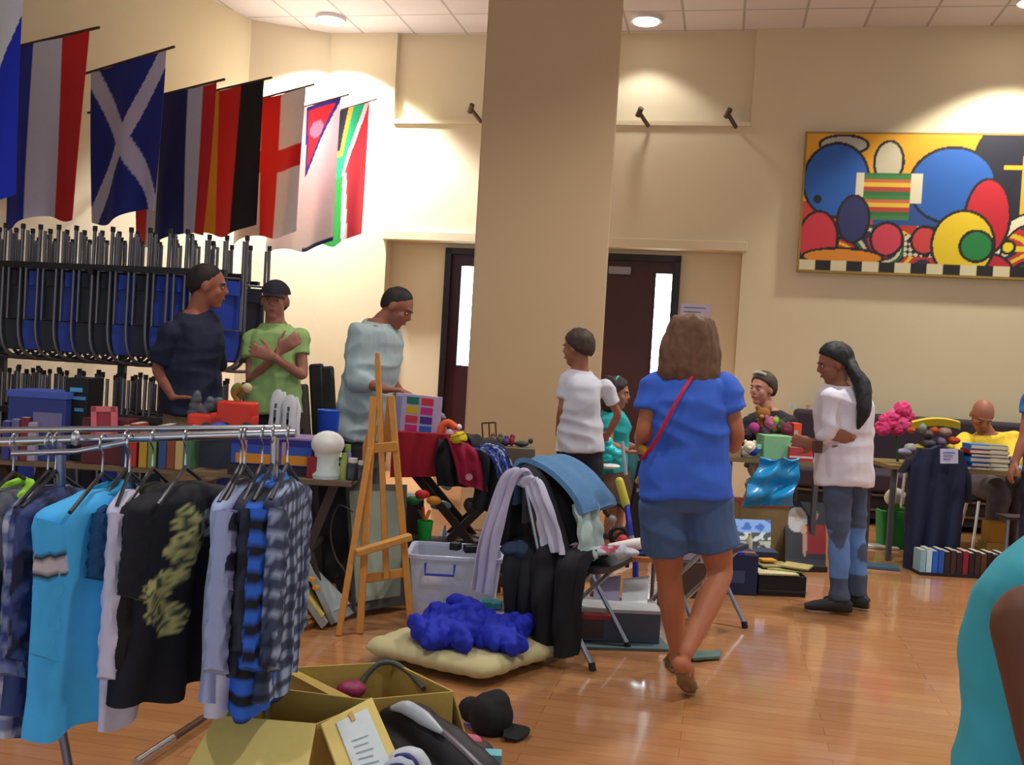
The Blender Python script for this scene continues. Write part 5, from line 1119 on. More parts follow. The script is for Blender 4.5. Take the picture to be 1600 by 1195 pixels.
a_ = G(1075, 1030, .012); single('patterned_folder', MB().prism([(0, 0), (.14, .06), (.17, .16), (-.02, .13)], G(1083, 1032, .010), (1, 0, 0), (0, 1, 0), .012), mat('5c7a72', .5, var=.35, scale=20), 'patterned green and orange folder corner on the floor', 'folder')
single('green_peg', MB().tube([G(1089, 997, .01), G(1089, 997, .01)+V((0, 0, .04))], .010, 8, round=True), mat('3ca878', .5), 'tiny green peg standing on the floor', 'peg')
carton('tall_white_box', 'tall white printed carton behind the walking woman', 'box', V((W(1079, 920, 5.9).x, 6.1, .22)), (.15, .12, .28), 0, 'b0a8b8', parts=(('printed_panel', 'a06a70', (-.1, -.51, .5), (.35, .02, .6)), ('blue_edge', '24308c', (.45, -.51, .5), (.08, .02, 1.0))))
carton('tray', 'dark tray under the tall white carton', 'tray', V((W(1079, 920, 5.9).x, 6.1, 0)), (.30, .2, .219), 0, '4b3a34')
# stroller behind the boy
t = thing('stroller', 'brown stroller with black wheel behind the boy', 'stroller', V((W(960, 800, 6.75).x, 6.75, 0)))
wc = W(956, 812, 6.7); wc.z = max(wc.z, .13); obj('wheel', MB().tube([wc+V((.12*math.cos(a), 0, .12*math.sin(a))) for a in [2*PI*i/20 for i in range(20)]], .02, 8, closed=True), BLACK, t); obj('hub', MB().ell(wc, (.035, .03, .035)), mat('8b8b90', .4), t)
obj('basket', MB().loft([[W(px, py, 6.75+dy) for px, py in ((940, 742), (985, 735), (990, 790), (948, 795))] for dy in (0, .25)]), mat('7a6258', .8, var=.3), t)
obj('frame', MB().tube([W(938, 735, 6.7), W(945, 800, 6.7), wc], .014, 8), BLACK, t); obj('frame', MB().tube([W(1000, 720, 6.7), W(985, 800, 6.7), V((W(985, 800, 6.7).x, 6.7, .02))], .014, 8), BLACK, t)
obj('canopy_tray', MB().ell(W(953, 728, 6.7), (.07, .06, .02)), mat('e4e8ea', .5), t)
mb = MB(); [mb.ell(W(px, py, 6.72), (.05, .05, .035)) for px, py in ((945, 690), (952, 702), (962, 708), (948, 714), (940, 700))]
single('cyan_bag', remesh(mb, .008, 1, disp=.02, dsc=14), mat('18c8d0', .3), 'shiny cyan bag beside the boy', 'bag')
single('teal_bag', remesh(MB().ell(W(985, 735, 7.0), (.07, .05, .14)), .01, 1, disp=.02), mat('2e6c74', .6), 'dark teal cloth bag under the girl arm', 'bag')
single('dark_wheelie_bag', bxm(V((W(1000, 800, 7.3).x, 7.3, .24)), (.14, .2, .46), 0), mat('11131c', .6), 'dark upright bag behind the blue tube', 'bag')
# ---- far sofa
SM = mat('352a38', .85); t = thing('sofa', 'dark plum high backed sofa along the far wall', 'sofa', wl(2.0, 0, .5))
sa, sb = wpx(1235, 700)[0], SR-.3
b = MB(); wbox(b, sa, sb, .42, 1.03, .06, .26); obj('backrest', b, SM, t, bev=.04)
n_ = 3
for k in range(n_):
    b = MB(); wbox(b, sa+(sb-sa)*k/n_+.01, sa+(sb-sa)*(k+1)/n_-.01, .32, .50, .26, .85); obj('seat_cushion', b, SM, t, bev=.03)
b = MB(); wbox(b, sa, sb, .06, .32, .1, .8); obj('base', b, mat('0e0b10', .7), t)
for z_ in (.14, .28): b = MB(); wbox(b, sa, sb, z_, z_+.02, .8, .83); obj('wooden_rail', b, mat('5c4438', .5), t)
for k in range(6): b = MB(); c_ = wl(sa+(sb-sa)*(k+.5)/6, 0, .5); b.box(c_+V((0, 0, .03)), (.06, .5, .06)); obj('foot', b, BLACK, t)
b = MB(); single('wall_bench', MB().box(wl(sa-.75, .38, .45), (1.2, .5, .76), (WT, V((0, 0, 1)), WN)), mat('241c28', .8), 'dark low cabinet behind the seated woman', 'cabinet') if False else None
for i, (px, py, c_, lb) in enumerate(((1238, 638, 'b8d4e8', 'tiny pale blue item on the sofa back'), (1264, 638, 'd8b8a0', 'tiny cream item on the sofa back next to the pale blue one'))):
    s_, h_ = wpx(px, py, .16); single('small_cup', MB().lathe([(.025, 0), (.03, .05), (.025, .05), (.02, .01)], wl(s_, 1.03, .16)), mat(c_, .5), lb, 'cup', 'cups on the sofa back')
# ---- toy stall table on the right
def rtable(name, label, pa, pb, yy, dp, z, col='7a684c'):
    xa, xb = W(pa, 700, yy).x, W(pb, 700, yy).x
    t = thing(name, label, 'table', ((xa+xb)/2, yy+dp/2, 0)); obj('tabletop', MB().box(((xa+xb)/2, yy+dp/2, z-.015), (xb-xa, dp, .03)), mat(col, .6, var=.2), t)
    for x_ in (xa+.05, xb-.05):
        for y_ in (yy+.05, yy+dp-.05): obj('leg', MB().bar((x_, y_, 0), (x_, y_, z-.03), .035), mat('4a4a50', .5), t)
    return t, xa, xb
t, xa, xb = rtable('stall_table', 'toy stall table between the two women in front of the seated one', 1133, 1292, 7.1, .6, .77)
def item(px, Yo, z=.77): p = W(px, 700, Yo); return V((p.x, Yo, z))
carton('mint_box', 'mint green cardboard box on the toy stall', 'box', item(1209, 7.25), (.21, .2, .17), .05, '7fb98c')
carton('red_game_box', 'flat red striped game box on the toy stall', 'box', item(1247, 7.2), (.17, .18, .10), 0, 'b83840', parts=(('white_stripe', 'd8c4c0', (0, -.51, .3), (1, .01, .14)), ('white_top', 'd0bca8', (0, 0, 1.0), (1, 1, .10))))
carton('orange_toy_box', 'tilted orange red box standing on the toy stall', 'box', item(1239, 7.4), (.06, .14, .26), .1, 'd84a20', parts=(('pale_panel', '9aa0b8', (-.2, -.51, .55), (.5, .02, .5)),))
carton('beige_radio', 'beige toy radio at the left of the toy stall', 'toy', item(1143, 7.2), (.12, .12, .11), 0, '9a8460', parts=(('dial', '2a241c', (0, -.51, .5), (.3, .02, .4)),))
t = thing('teddy', 'golden brown teddy held over the toy stall', 'toy', item(1191, 7.42, .86))
obj('body', remesh(MB().ell(item(1191, 7.42, .96), (.07, .06, .09)).ell(item(1189, 7.40, 1.08), (.055, .05, .05)).ell(item(1180, 7.4, 1.125), (.022, .015, .022)).ell(item(1198, 7.4, 1.125), (.022, .015, .022)).ell(item(1176, 7.36, .98), (.03, .05, .03)).ell(item(1206, 7.36, .98), (.03, .05, .03)), .008, 2), mat('8c5e2a', .95), t)
obj('snout', MB().ell(item(1187, 7.345, 1.065), (.018, .014, .014)), mat('b08a50', .9), t)
for i, (px, z_, r_, c_, lb) in enumerate(((1171, .85, .045, 'e4dcc4', 'cream plush head left of the mint box'), (1165, .81, .035, 'dfe4e8', 'small white plush in front of the cream one'), (1158, .80, .03, '1a1e2c', 'black and white plush at the stall front'), (1178, .82, .035, '1838a8', 'royal blue ball beside the cream plush'), (1177, .80, .025, 'e8ece8', 'little white ball under the blue one'), (1186, .84, .03, '80b8b0', 'pale aqua plush against the mint box'),
        (1176, .98, .04, 'a83c88', 'magenta toy above the blue ball'), (1202, 1.02, .05, 'b85c88', 'pink plush toy over the mint box'), (1214, 1.0, .055, '3c4634', 'dark green plush toy on the mint box'), (1209, 1.04, .025, '88b83c', 'lime green toy on the dark green plush'), (1226, .98, .05, '6c2440', 'maroon toy beside the pink plush'), (1216, .83, .03, 'c82c60', 'crimson toy in front of the mint box'), (1165, .93, .04, '2a2230', 'black toy behind the cream plush'), (1195, .95, .04, '4c3a48', 'plum toy between pink and magenta ones'))):
    dy = 7.14+.03*(i % 3)+(.18 if z_ > .9 else 0); c0 = item(px, dy, z_); t = thing('plush', lb, 'toy', c0-V((0, 0, r_)), 'plush toys and balls on the toy stall')
    obj('body', MB().ell(c0, (r_, r_*.9, r_)), mat(c_, .9), t)
    if 'ball' not in lb: obj('muzzle', MB().ell(c0+V((-.2*r_, -r_*.8, -.1*r_)), (r_*.4, r_*.4, r_*.35)), mat(c_, .9, var=.4), t); [obj('ear', MB().ell(c0+V((sg*r_*.7, 0, r_*.8)), (r_*.3, r_*.2, r_*.35)), mat(c_, .9, var=.2), t) for sg in (-1, 1)]
single('toy_crate', MB().box(item(1201, 7.52, .83)+V((0, .0, .02)), (.44, .10, .16)), mat('2c2430', .8), 'dark crate behind the plush toys', 'crate')
# bag hanging at the front
single('blue_carrier_bag', (lambda m_: m_.sheet(lambda u, v: W(lerp(1188+4*math.sin(u*6), 1252, u)-v*lerp(30, 14, u)+3*math.sin(v*9+u*4), lerp(714+5*abs(math.sin(u*6)), 790, v), 6.98+.03*math.sin(u*8+v*5)+.02*math.sin(v*14)), 24, 24, .012))(MB()), mat('1c90d0', .3, var=.3, scale=6), 'bright blue plastic bag hanging from the toy stall', 'bag')
single('bag_print', MB().box(W(1222, 738, 6.93), (.11, .012, .06)), mat('1f4f80', .5), 'dark printed patch on the blue bag', 'print') if False else None
t = carton('cardboard_box', 'brown cardboard box with a red strip under the toy stall', 'box', V((W(1196, 800, 7.15).x, 7.3, 0)), (.34, .3, .44), 0, '8a7650', parts=(('red_strip', 'a83418', (0, 0, .985), (1.03, 1.03, .04)),))
single('beige_doll', MB().lathe([(.05, 0), (.06, .1), (.03, .2), (.045, .25), (.01, .3)], V((W(1172, 760, 7.6).x, 7.6, .28))), mat('8a7468', .8), 'beige doll in the shade under the toy stall', 'doll')
carton('doll_crate', 'dark crate carrying the beige doll', 'crate', V((W(1160, 800, 7.6).x, 7.62, 0)), (.3, .24, .279), 0, '3a2c28')
single('white_doll', MB().ell(V((W(1186, 738, 7.5).x, 7.5, .66)), (.05, .05, .06)), mat('c8b898', .8), 'cream bundle under the toy stall top', 'bundle')
# floor stock in front
def landscape(u, v):
    y = 1-v; n_ = noise.noise(V((u*7, y*7, 2)))
    if y < .35: return '7aa8e8' if n_ > -.1 else '2c60c0'
    if y < .6: return 'c8d0d4' if n_ > .1 else '2a3a40'
    return '10181c' if n_ > -.15 else 'a8b0a0'
a, b_, c, d = W(1130, 810, 6.75), W(1204, 813, 6.75), W(1134, 872, 6.6), W(1204, 870, 6.6)
t = thing('landscape_print', 'sky and forest picture propped on the floor boxes', 'picture', (a+c)/2); obj('print', MB().sheet(lambda u, v: a.lerp(b_, u).lerp(c.lerp(d, u), 1-v), 40, 30, .01, landscape), mat('attr', .5), t)
mb = MB(); obj('edge', MB().bar(c, d, .014), mat('1c2228', .5), t)
def people_print(u, v):
    y = 1-v
    for cx_, cy_, rx, ry, c_ in ((.32, .22, .10, .09, 'b8a890'), (.72, .20, .09, .08, 'a89078'), (.45, .42, .09, .08, 'b89a84')):
        if el(u, y, cx_, cy_, rx, ry): return c_
    if el(u, y, .30, .28, .24, .20): return 'b8bcc4'
    if u > .55 and .34 < y < .80: return '7c0f1c'
    if el(u, y, .48, .62, .06, .22): return 'a88878'
    return '151c2c' if y < .88 else '2a2c3c'
a, b_, c, d = W(1226, 783, 7.25), W(1290, 786, 7.25), W(1226, 885, 7.0), W(1290, 880, 7.05); c.z = d.z = .02
t = thing('dark_poster', 'large dark poster panel with pale faces leaning on the toy stall', 'poster', (c+d)/2); obj('print', MB().sheet(lambda u, v: a.lerp(b_, u).lerp(c.lerp(d, u), 1-v), 36, 50, .015, people_print), mat('attr', .4), t)
obj('bottom_rail', MB().bar(c+V((0, -.02, 0)), d+V((0, -.02, 0)), .04, .04), DARK, t)
carton('orange_box', 'bright orange box on the floor before the dark poster', 'box', G(1224, 882)+V((0, .22, .18)), (.19, .16, .14), 0, 'e84a10')
carton('teal_box', 'teal box between the navy tub and the orange box', 'box', G(1194, 905)+V((0, .28, .0)), (.12, .12, .29), 0, '1c5878')
carton('orange_stand_box', 'low brown box carrying the orange one', 'box', G(1224, 882)+V((0, .22, .0)), (.22, .2, .18), 0, '3a2a20')
carton('navy_tub', 'navy blue storage box beside the newspaper crate', 'box', G(1158, 931)+V((0, .14, 0)), (.20, .24, .255), 0, '14244e', parts=(('worn_patch', '3c4c78', (-.1, -.505, .45), (.4, .01, .3)), ('blue_lid', '2038b0', (-.2, 0, 1.02), (.5, 1, .06)), ('wooden_strip', '9c5c38', (.05, -.3, 1.01), (.8, .2, .05))))
t = carton('newspaper_crate', 'black crate filled with newspapers', 'crate', G(1222, 932)+V((0, .13, 0)), (.30, .24, .13), 0, '120e10', parts=(('slot', '3a2c28', (0, -.51, .25), (1, .02, .08)),))
for i, (dx, dy, c_, r_) in enumerate(((-.04, -.06, 'c8c494', .1), (.05, .02, 'b8ac74', -.2), (-.02, .06, '8c8454', .15), (.12, .0, 'a89c60', -.5))):
    single('newspaper', bxm(G(1222, 932)+V((dx, .13+dy, .14+.011*i)), (.26-.03*i, .17, .010), r_), mat(c_, .7, var=.2), ['pale newspaper lowest in the black crate', 'yellowish newspaper second in the black crate', 'olive newspaper third in the black crate', 'newspaper on top jutting out to the right'][i], 'newspaper', 'newspapers in the black crate')
single('yellow_booklet', bxm(G(1215, 932)+V((-.02, .22, .185)), (.10, .08, .012), .2), mat('d0901c', .6), 'small yellow booklet on the newspapers', 'booklet')
pf = W(1140, 857, 6.55); pf.z = .222; t = thing('white_paper_fan', 'white crumpled paper beside the landscape picture', 'paper', pf); obj('paper', MB().prism([(0, 0), (.11, .0), (.03, .06)], pf, (1, .1, 0), (0, 0, 1), .01), mat('dcdcd0', .7), t)
pf = W(1170, 864, 6.52); pf.z = .221; t = thing('cream_bottle', 'slim cream bottle in front of the landscape picture', 'bottle', pf); obj('body', MB().lathe([(.02, 0), (.02, .07), (.01, .09), (.012, .11)], pf), mat('c4c0a4', .5), t)
t = thing('base_carton', 'low box under the landscape picture', 'box', (W(1160, 900, 6.65).x, 6.75, 0)); obj('body', MB().box((W(1165, 900, 6.7).x, 6.70, .11), (.30, .46, .22)), mat('243050', .7), t)
for i, (px, py, c_, w_, lb) in enumerate(((1372, 853, 'cfd4c8', .30, 'white sheet of card on the floor behind the jeans'), (1372, 884, '3c5a70', .28, 'dark blue flat folder on the floor behind the jeans'))):
    single('floor_card', bxm(G(px, py, .012), (w_, .16, .018), -.15), mat(c_, .4), lb, 'card', 'flat things on the floor')
single('phone', bxm(W(1277, 698, 5.76), (.05, .03, .07), .3), mat('4a2418', .3), 'dark brown phone in the hand of the ponytail girl', 'phone')
# ---- green bag, trolley handle, white cushion
gb = G(1400, 858); gb.y += .12
t = thing('green_bag', 'green shopping bag on the floor by the hanging navy dress', 'bag', gb); obj('body', MB().loft([ring(gb+V((0, 0, z_)), V((w_, 0, 0)), V((0, d_, 0)), 20, 5) for z_, w_, d_ in ((.0, .10, .09), (.15, .115, .10), (.30, .125, .09), (.31, .115, .08), (.1, .10, .08))]), mat('0a7a34', .6), t)
single('lime_cloth', MB().ell(gb+V((.03, 0, .31)), (.07, .06, .05)), mat('2c9c2c', .8), 'lime green cloth in the mouth of the green bag', 'cloth')
single('white_cushion', remesh(MB().ell(gb+V((.03, .04, .41)), (.10, .07, .08)), .01, 2, disp=.02), mat('dce4dc', .8), 'white bundle stuffed above the green bag', 'bundle')
t = thing('luggage_handle', 'two silver tubes of a luggage trolley behind the green bag', 'handle', gb+V((0, .2, 0))); [obj('tube', MB().tube([W(px, 722, 8.2), W(px-10, 805, 8.2), V((W(px-12, 830, 8.2).x, 8.2, .02))], .012, 8), STEEL, t) for px in (1404, 1416)]
obj('grip', MB().tube([W(1402, 722, 8.2), W(1418, 722, 8.2)], .016, 8), DARK, t)
t = thing('shoulder_bag', 'black patterned bag hanging left of the navy dress', 'bag', W(1425, 835, 7.6)); obj('body', remesh(MB().ell(W(1426, 800, 7.65), (.07, .06, .22)), .012, 1, disp=.02), mat('0c1010', .6), t)
for q in ((1428, 783), (1432, 790), (1426, 803)): obj('white_spot', MB().ell(W(*q, 7.585), (.014, .02, .022)), mat('b8c4b4', .6), t)
# navy dress
def nd(u, v):
    xl, xr = lerp(1422, 1414, v) if v > .12 else lerp(1436, 1422, v/.12), lerp(1510, 1492, v) if v > .12 else lerp(1496, 1510, v/.12)
    return W(lerp(xl, xr, u), lerp(700, 892, v)+4*math.sin(u*9), 7.35+.03*math.sin(u*17+v*3)*(.3+v)-.04*math.sin(u*PI))
t = thing('hanging_dress', 'long navy dress hanging before the book table with a paper tag', 'dress', W(1460, 890, 7.35)); obj('dress', MB().sheet(nd, 40, 40, .04), mat('0f1a3c', .85, var=.2, scale=6), t)
obj('sleeve', MB().loft([ring(W(px, py, 7.38), V((w_, 0, 0)), V((0, .03, 0)), 12) for px, py, w_ in ((1440, 708, .04), (1424, 720, .05), (1408, 738, .03))]), mat('10131f', .85), t); obj('sleeve', MB().loft([ring(W(px, py, 7.38), V((w_, 0, 0)), V((0, .03, 0)), 12) for px, py, w_ in ((1496, 712, .04), (1508, 745, .045), (1512, 785, .03))]), mat('10131f', .85), t)
obj('paper_tag', MB().sheet(lambda u, v: W(lerp(1469, 1497, u), lerp(701, 724, v), 7.24), 4, 4, .004), mat('b4b8d8', .7), t)
for k in range(3): obj('tag_writing', MB().sheet(lambda u, v: W(lerp(1474, 1492-3*k, u), lerp(706+5*k, 707.5+5*k, v), 7.235), 4, 2, .002), mat('7878a8', .7), t)
# box of books on the floor
bc = G(1505, 903); t = thing('book_crate', 'low dark crate of books on the floor below the navy dress', 'crate', bc); bw = 0.62
obj('tray', MB().box((bc.x, bc.y+.10, .012), (bw, .18, .02)), mat('1c1418', .7), t); obj('back', MB().box((bc.x, bc.y+.19, .07), (bw, .015, .12)), mat('2a1c20', .7), t)
sp = [('8ab8c8', 'pale aqua'), ('b8dce4', 'white blue'), ('1c64d8', 'bright blue'), ('2858b0', 'mid blue'), ('2a1a20', 'dark brown'), ('3a2428', 'brown'), ('2c1c28', 'plum black'), ('8c1c3c', 'crimson'), ('241a1c', 'black'), ('3c2a28', 'coffee'), ('5c3828', 'rust brown'), ('2c2024', 'charcoal'), ('4a4040', 'grey brown'), ('14344c', 'deep teal')]
for i, (c_, nm) in enumerate(sp):
    x_ = bc.x-bw/2+.025+i*(bw-.05)/13
    t = thing('crate_book', '%s book standing in the floor crate under the navy dress' % nm, 'book', (x_, bc.y+.09, .022), 'books in the floor crate'); obj('cover', MB().box((x_, bc.y+.09, .022+.075+.006*(i % 2)), (.038, .13, .15+.012*(i % 2))), mat(c_, .35), t)
    obj('pages', MB().box((x_, bc.y+.095, .177+.012*(i % 2)), (.030, .12, .004)), mat('c8c4b8', .7), t)
# ---- book table right
t, xa, xb = rtable('book_table', 'book table at the right with the bald man behind it', 1393, 1660, 7.55, .6, .74, '7a6638')
T3 = .74
def stack(px, yy, cols, w, lb):
    z = T3
    for i, (c_, nm) in enumerate(cols):
        h = .024+.008*((i*7) % 3); p = W(px, 700, yy); a = math.radians((i*37 % 13)-6)
        t = thing('stacked_book', '%s book in the %s stack on the book table' % (nm, lb), 'book', (p.x, yy, z), '%s stack of books' % lb); A = axz(a)
        obj('cover', MB().box(V((p.x, yy, z+h/2)), (w-.02*(i % 2), .16, h), A), mat(c_, .5), t); obj('pages', MB().box(V((p.x+.006, yy-.003, z+h/2)), (w-.02*(i % 2)-.002, .162, h*.6), A), mat('c8c0a8', .7), t); z += h+.001
stack(1524, 7.64, [('3c3a4a', 'charcoal'), ('2458b0', 'blue'), ('1c6ac0', 'sky blue'), ('3a2c38', 'dark plum'), ('a01c2c', 'red'), ('1c7ac8', 'bright blue')], .16, 'left')
stack(1552, 7.66, [('b0b4ac', 'pale grey'), ('8c8c80', 'grey'), ('a8a488', 'beige'), ('6c7474', 'slate'), ('c0bca8', 'cream'), ('7c9078', 'grey green')], .17, 'right')
for i, (px, py, rx, rz_, c_, lb) in enumerate(((1582, 726, .05, .06, '4a5460', 'grey camera like gadget at the right of the books'), (1572, 712, .05, .015, 'b8ccd8', 'pale blue paper on the book table'), (1590, 735, .03, .03, '9ab0c0', 'silver knob at the table edge'))):
    p = W(px, 716, 7.62); t = thing('gadget', lb, 'gadget', V((p.x, 7.62, T3)), 'odds and ends by the books'); obj('body', MB().ell(V((p.x, 7.62, T3+rz_)), (rx, .05, rz_)), mat(c_, .4), t)
# pile with the yellow band
pz = .74
carton('display_crate', 'crate under the pile of small toys left of the bald man', 'crate', V((W(1460, 700, 7.75).x, 7.75, T3)), (.36, .24, .14), 0, '4a3c38')
mb = MB()
items = [(1424, 700, .05, .03, '98a09c', 'grey'), (1432, 702, .055, .035, 'a0981c', 'olive yellow'), (1450, 678, .05, .03, '5c4c48', 'brown'), (1440, 668, .04, .03, '8c9488', 'pale grey'), (1459, 672, .035, .02, 'c8501c', 'orange'), (1476, 675, .05, .03, '9c7c68', 'tan'), (1470, 690, .04, .03, '6c5c7c', 'violet'), (1490, 688, .05, .02, 'b83c14', 'deep orange'), (1484, 698, .03, .02, 'd8c044', 'yellow'), (1452, 692, .05, .03, '48484c', 'dark grey'), (1425, 672, .03, .015, 'b84c34', 'rusty'), (1415, 706, .06, .02, '8c84a8', 'lilac')]
for i, (px, py, rx, rz_, c_, nm) in enumerate(items):
    p = W(px, py, 7.70); p.z = max(p.z, T3+rz_) ; t = thing('small_toy', '%s small toy in the pile under the yellow band' % nm, 'toy', p-V((0, 0, rz_)), 'small toys left of the bald man'); obj('body', remesh(MB().ell(p, (rx, .05, rz_+.008)), .007, 1, disp=.012, dsc=22), mat(c_, .6), t)
t = thing('yellow_band_tray', 'long shallow yellow tray lying over the small toys', 'tray', W(1462, 672, 7.72)); obj('tray', MB().sheet(lambda u, v: W(lerp(1425, 1500, u), lerp(655, 666, v)+6*(u-.5)**2*4-2, 7.68+.02*v), 20, 4, .03), mat('c8b01c', .6), t)
mb = MB(); t = thing('pink_flowers', 'bunch of pink artificial flowers at the left end of the book table', 'flowers', W(1405, 720, 7.9))
for px, py, r_ in ((1410, 640, .065), (1380, 668, .06), (1392, 660, .055), (1411, 662, .065), (1396, 650, .05), (1418, 652, .05), (1383, 656, .045), (1403, 670, .05)):
    obj('blossom', remesh(MB().ell(W(px, py, 7.9), (r_, r_*.8, r_*.9)), .008, 0, disp=.025, dsc=24, ridge=True), mat(('d83a78', 'e0508c', 'c82c68')[int(px) % 3], .8), t)
obj('stems', MB().tube([W(1400, 665, 7.92), W(1402, 700, 7.92), V((W(1402, 730, 7.92).x, 7.92, .74))], .012, 8), mat('2c4a2c', .7), t)
carton('yellow_carton', 'ochre carton under the book table, upper of two', 'box', V((W(1559, 815, 7.9).x, 7.95, .14)), (.14, .14, .16), 0, 'a87c1c', group='ochre cartons under the book table')
carton('yellow_carton', 'dull ochre carton on the floor under the book table, lower of two', 'box', V((W(1555, 830, 7.9).x, 7.95, 0)), (.15, .15, .139), 0, '8c7028', group='ochre cartons under the book table')
t = thing('stool', 'steel legged stool the bald man sits on', 'stool', (W(1545, 760, 8.5).x, 8.55, 0)); obj('seat', MB().lathe([(.17, 0), (.18, .02), (.17, .045)], (W(1545, 760, 8.5).x, 8.55, .40)), DARK, t); [obj('leg', MB().tube([V((W(1545, 760, 8.5).x+.1*sx, 8.55+.1*sy, .4)), V((W(1545, 760, 8.5).x+.15*sx, 8.55+.15*sy, 0))], .012, 8), STEEL, t) for sx in (-1, 1) for sy in (-1, 1)]
t = thing('stool', 'stool under the seated woman in the dark cardigan', 'stool', (W(1203, 735, 7.97).x, 8.0, 0)); obj('seat', MB().lathe([(.17, 0), (.18, .02), (.17, .045)], (W(1203, 735, 7.97).x, 8.0, .47)), DARK, t); [obj('leg', MB().tube([V((W(1203, 735, 7.97).x+.1*sx, 8.0+.1*sy, .47)), V((W(1203, 735, 7.97).x+.15*sx, 8.0+.15*sy, 0))], .012, 8), STEEL, t) for sx in (-1, 1) for sy in (-1, 1)]
t = thing('steel_stand', 'pair of steel legs of a stand at the far right edge', 'stand', (W(1580, 860, 7.3).x, 7.3, 0))
for px in (1573, 1591): obj('leg', MB().tube([W(px+2, 812, 7.3), V((W(px-2, 872, 7.3).x, 7.3, 0))], .014, 8), mat('8c8c9c', .3, .7), t)
obj('shelf', MB().box(W(1590, 808, 7.3), (.24, .2, .02)), mat('3a2c28', .6), t)
# ================================================================ CARDBOARD BOXES AND LOOSE THINGS IN FRONT
def panel(parent, name, pts, t_=.006, m=None): return obj(name, quad(pts[0], pts[1], pts[3], pts[2], t_), m or CARD, parent)
zr_ = .36
A_, B_, C_, D_ = G(452, 1043, zr_), G(613, 1034, zr_), G(708, 1080, zr_), G(556, 1094, zr_)
dn = lambda p, z=.004: V((p.x, p.y, z))
t = thing('cardboard_box', 'open cardboard box further back, with a curved strap over its rim', 'box', dn((A_+C_)/2, 0), 'open cardboard boxes')
for a, b in ((A_, B_), (B_, C_), (C_, D_), (D_, A_)): panel(t, 'side_panel', [a, b, dn(b), dn(a)])
panel(t, 'base_panel', [dn(A_), dn(B_), dn(C_), dn(D_)])
panel(t, 'flap', [C_, B_, B_+V((.05, .02, -.17)), C_+V((.07, -.01, -.20))])
panel(t, 'flap', [A_, D_, D_+V((-.03, -.06, .012)), A_+V((-.07, -.02, .02))])
single('bag_strap', MB().tube([W(560, 1075, 3.25), W(572, 1055, 3.28), W(592, 1037, 3.3), W(615, 1036, 3.3), W(640, 1052, 3.25), W(662, 1076, 3.15)], .009, 8, smooth=5), mat('4a4e48', .6), 'grey bag strap arching out of the further cardboard box', 'strap')
mb = MB(); cI = (A_+C_)/2
mb.ell(V((cI.x-.06, cI.y, .20)), (.20, .14, .08)); single('box_clothing', remesh(mb, .012, 1, disp=.04, dsc=9), mat('6a5c30', .85, var=.3), 'olive cloth filling the further cardboard box', 'clothing')
single('magenta_purse', remesh(MB().ell(W(548, 1072, 3.2)+V((0, 0, -.01)), (.05, .04, .026)), .006, 1, disp=.015, dsc=22), mat('8c2054', .5), 'magenta purse lying in the further cardboard box', 'purse')
# near box B
z2 = .40
P1_, P2_ = G(338, 1118, z2), G(494, 1131, z2)
Q1, Q2 = G(425, 1074, z2), G(582, 1094, z2)
t = thing('cardboard_box', 'nearest open cardboard box with pale flaps folded out', 'box', dn((P1_+Q2)/2, 0), 'open cardboard boxes')
dv = (P1_-Q1); P1n, P2n = P1_+dv*.0, P2_
panel(t, 'side_panel', [Q1, Q2, dn(Q2), dn(Q1)]); panel(t, 'side_panel', [Q2, P2_, dn(P2_), dn(Q2)]); panel(t, 'side_panel', [P1_, Q1, dn(Q1), dn(P1_)]); panel(t, 'side_panel', [P1_, P2_, dn(P2_), dn(P1_)]); panel(t, 'base_panel', [dn(P1_), dn(P2_), dn(Q2), dn(Q1)])
FL_ = mat('dcc878', .8, var=.06, scale=60)
def at(px, py, Y): return W(px, py, Y)
Yn = P1_.y
panel(t, 'flap', [P1_, P2_, W(470, 1262, P2_.y-.20), W(256, 1262, P1_.y-.20)], m=FL_)
fl = [P2_+V((.012, 0, 0)), W(580, 1090, Q2.y-.02), W(668, 1290, Q2.y-.22), W(560, 1290, P2_.y-.16)]
panel(t, 'flap', fl, m=FL_)
lbp = [W(521, 1132, P2_.y+.02), W(574, 1106, Q2.y-.06), W(642, 1262, Q2.y-.235), W(566, 1262, P2_.y-.16)]
nn_ = (lbp[1]-lbp[0]).cross(lbp[3]-lbp[0]).normalized(); nn_ = nn_ if nn_.dot(CAM-lbp[0]) > 0 else -nn_
# label lies on the flap plane
def onflap(u, v, o): return fl[0].lerp(fl[1], u).lerp(fl[3].lerp(fl[2], u), v)+nf*o
nf = (fl[1]-fl[0]).cross(fl[3]-fl[0]).normalized(); nf = nf if nf.dot(CAM-fl[0]) > 0 else -nf
lab = obj('address_label', MB().sheet(lambda u, v: onflap(.22+.60*u, .06+.9*v, .006), 6, 10, .003), mat('cfdce0', .7), t, label='white paper label taped on the flap')
for k in range(5): obj('label_writing', MB().sheet(lambda u, v: onflap(.34+(.30-.05*(k % 2))*u, .26+.055*k+.010*v, .009), 4, 2, .001), mat('8fa8b4', .7), lab)
obj('tape', MB().sheet(lambda u, v: onflap(.46+.08*u, .03+.08*v, .010), 3, 3, .001), mat('c09840', .4), lab)
for i, (px, py, rx, rz_, c_, lb) in enumerate(((400, 1095, .12, .06, '4a3c22', 'brown cloth inside the nearest cardboard box'), (470, 1105, .1, .06, '5c5230', 'olive cloth inside the nearest cardboard box'))):
    p = W(px+30, py, (P1_.y+Q2.y)/2); p.z = .22; single('box_clothing', remesh(MB().ell(p, (rx, .09, rz_)), .012, 1, disp=.03), mat(c_, .85), lb, 'clothing', 'cloth in the nearest box')
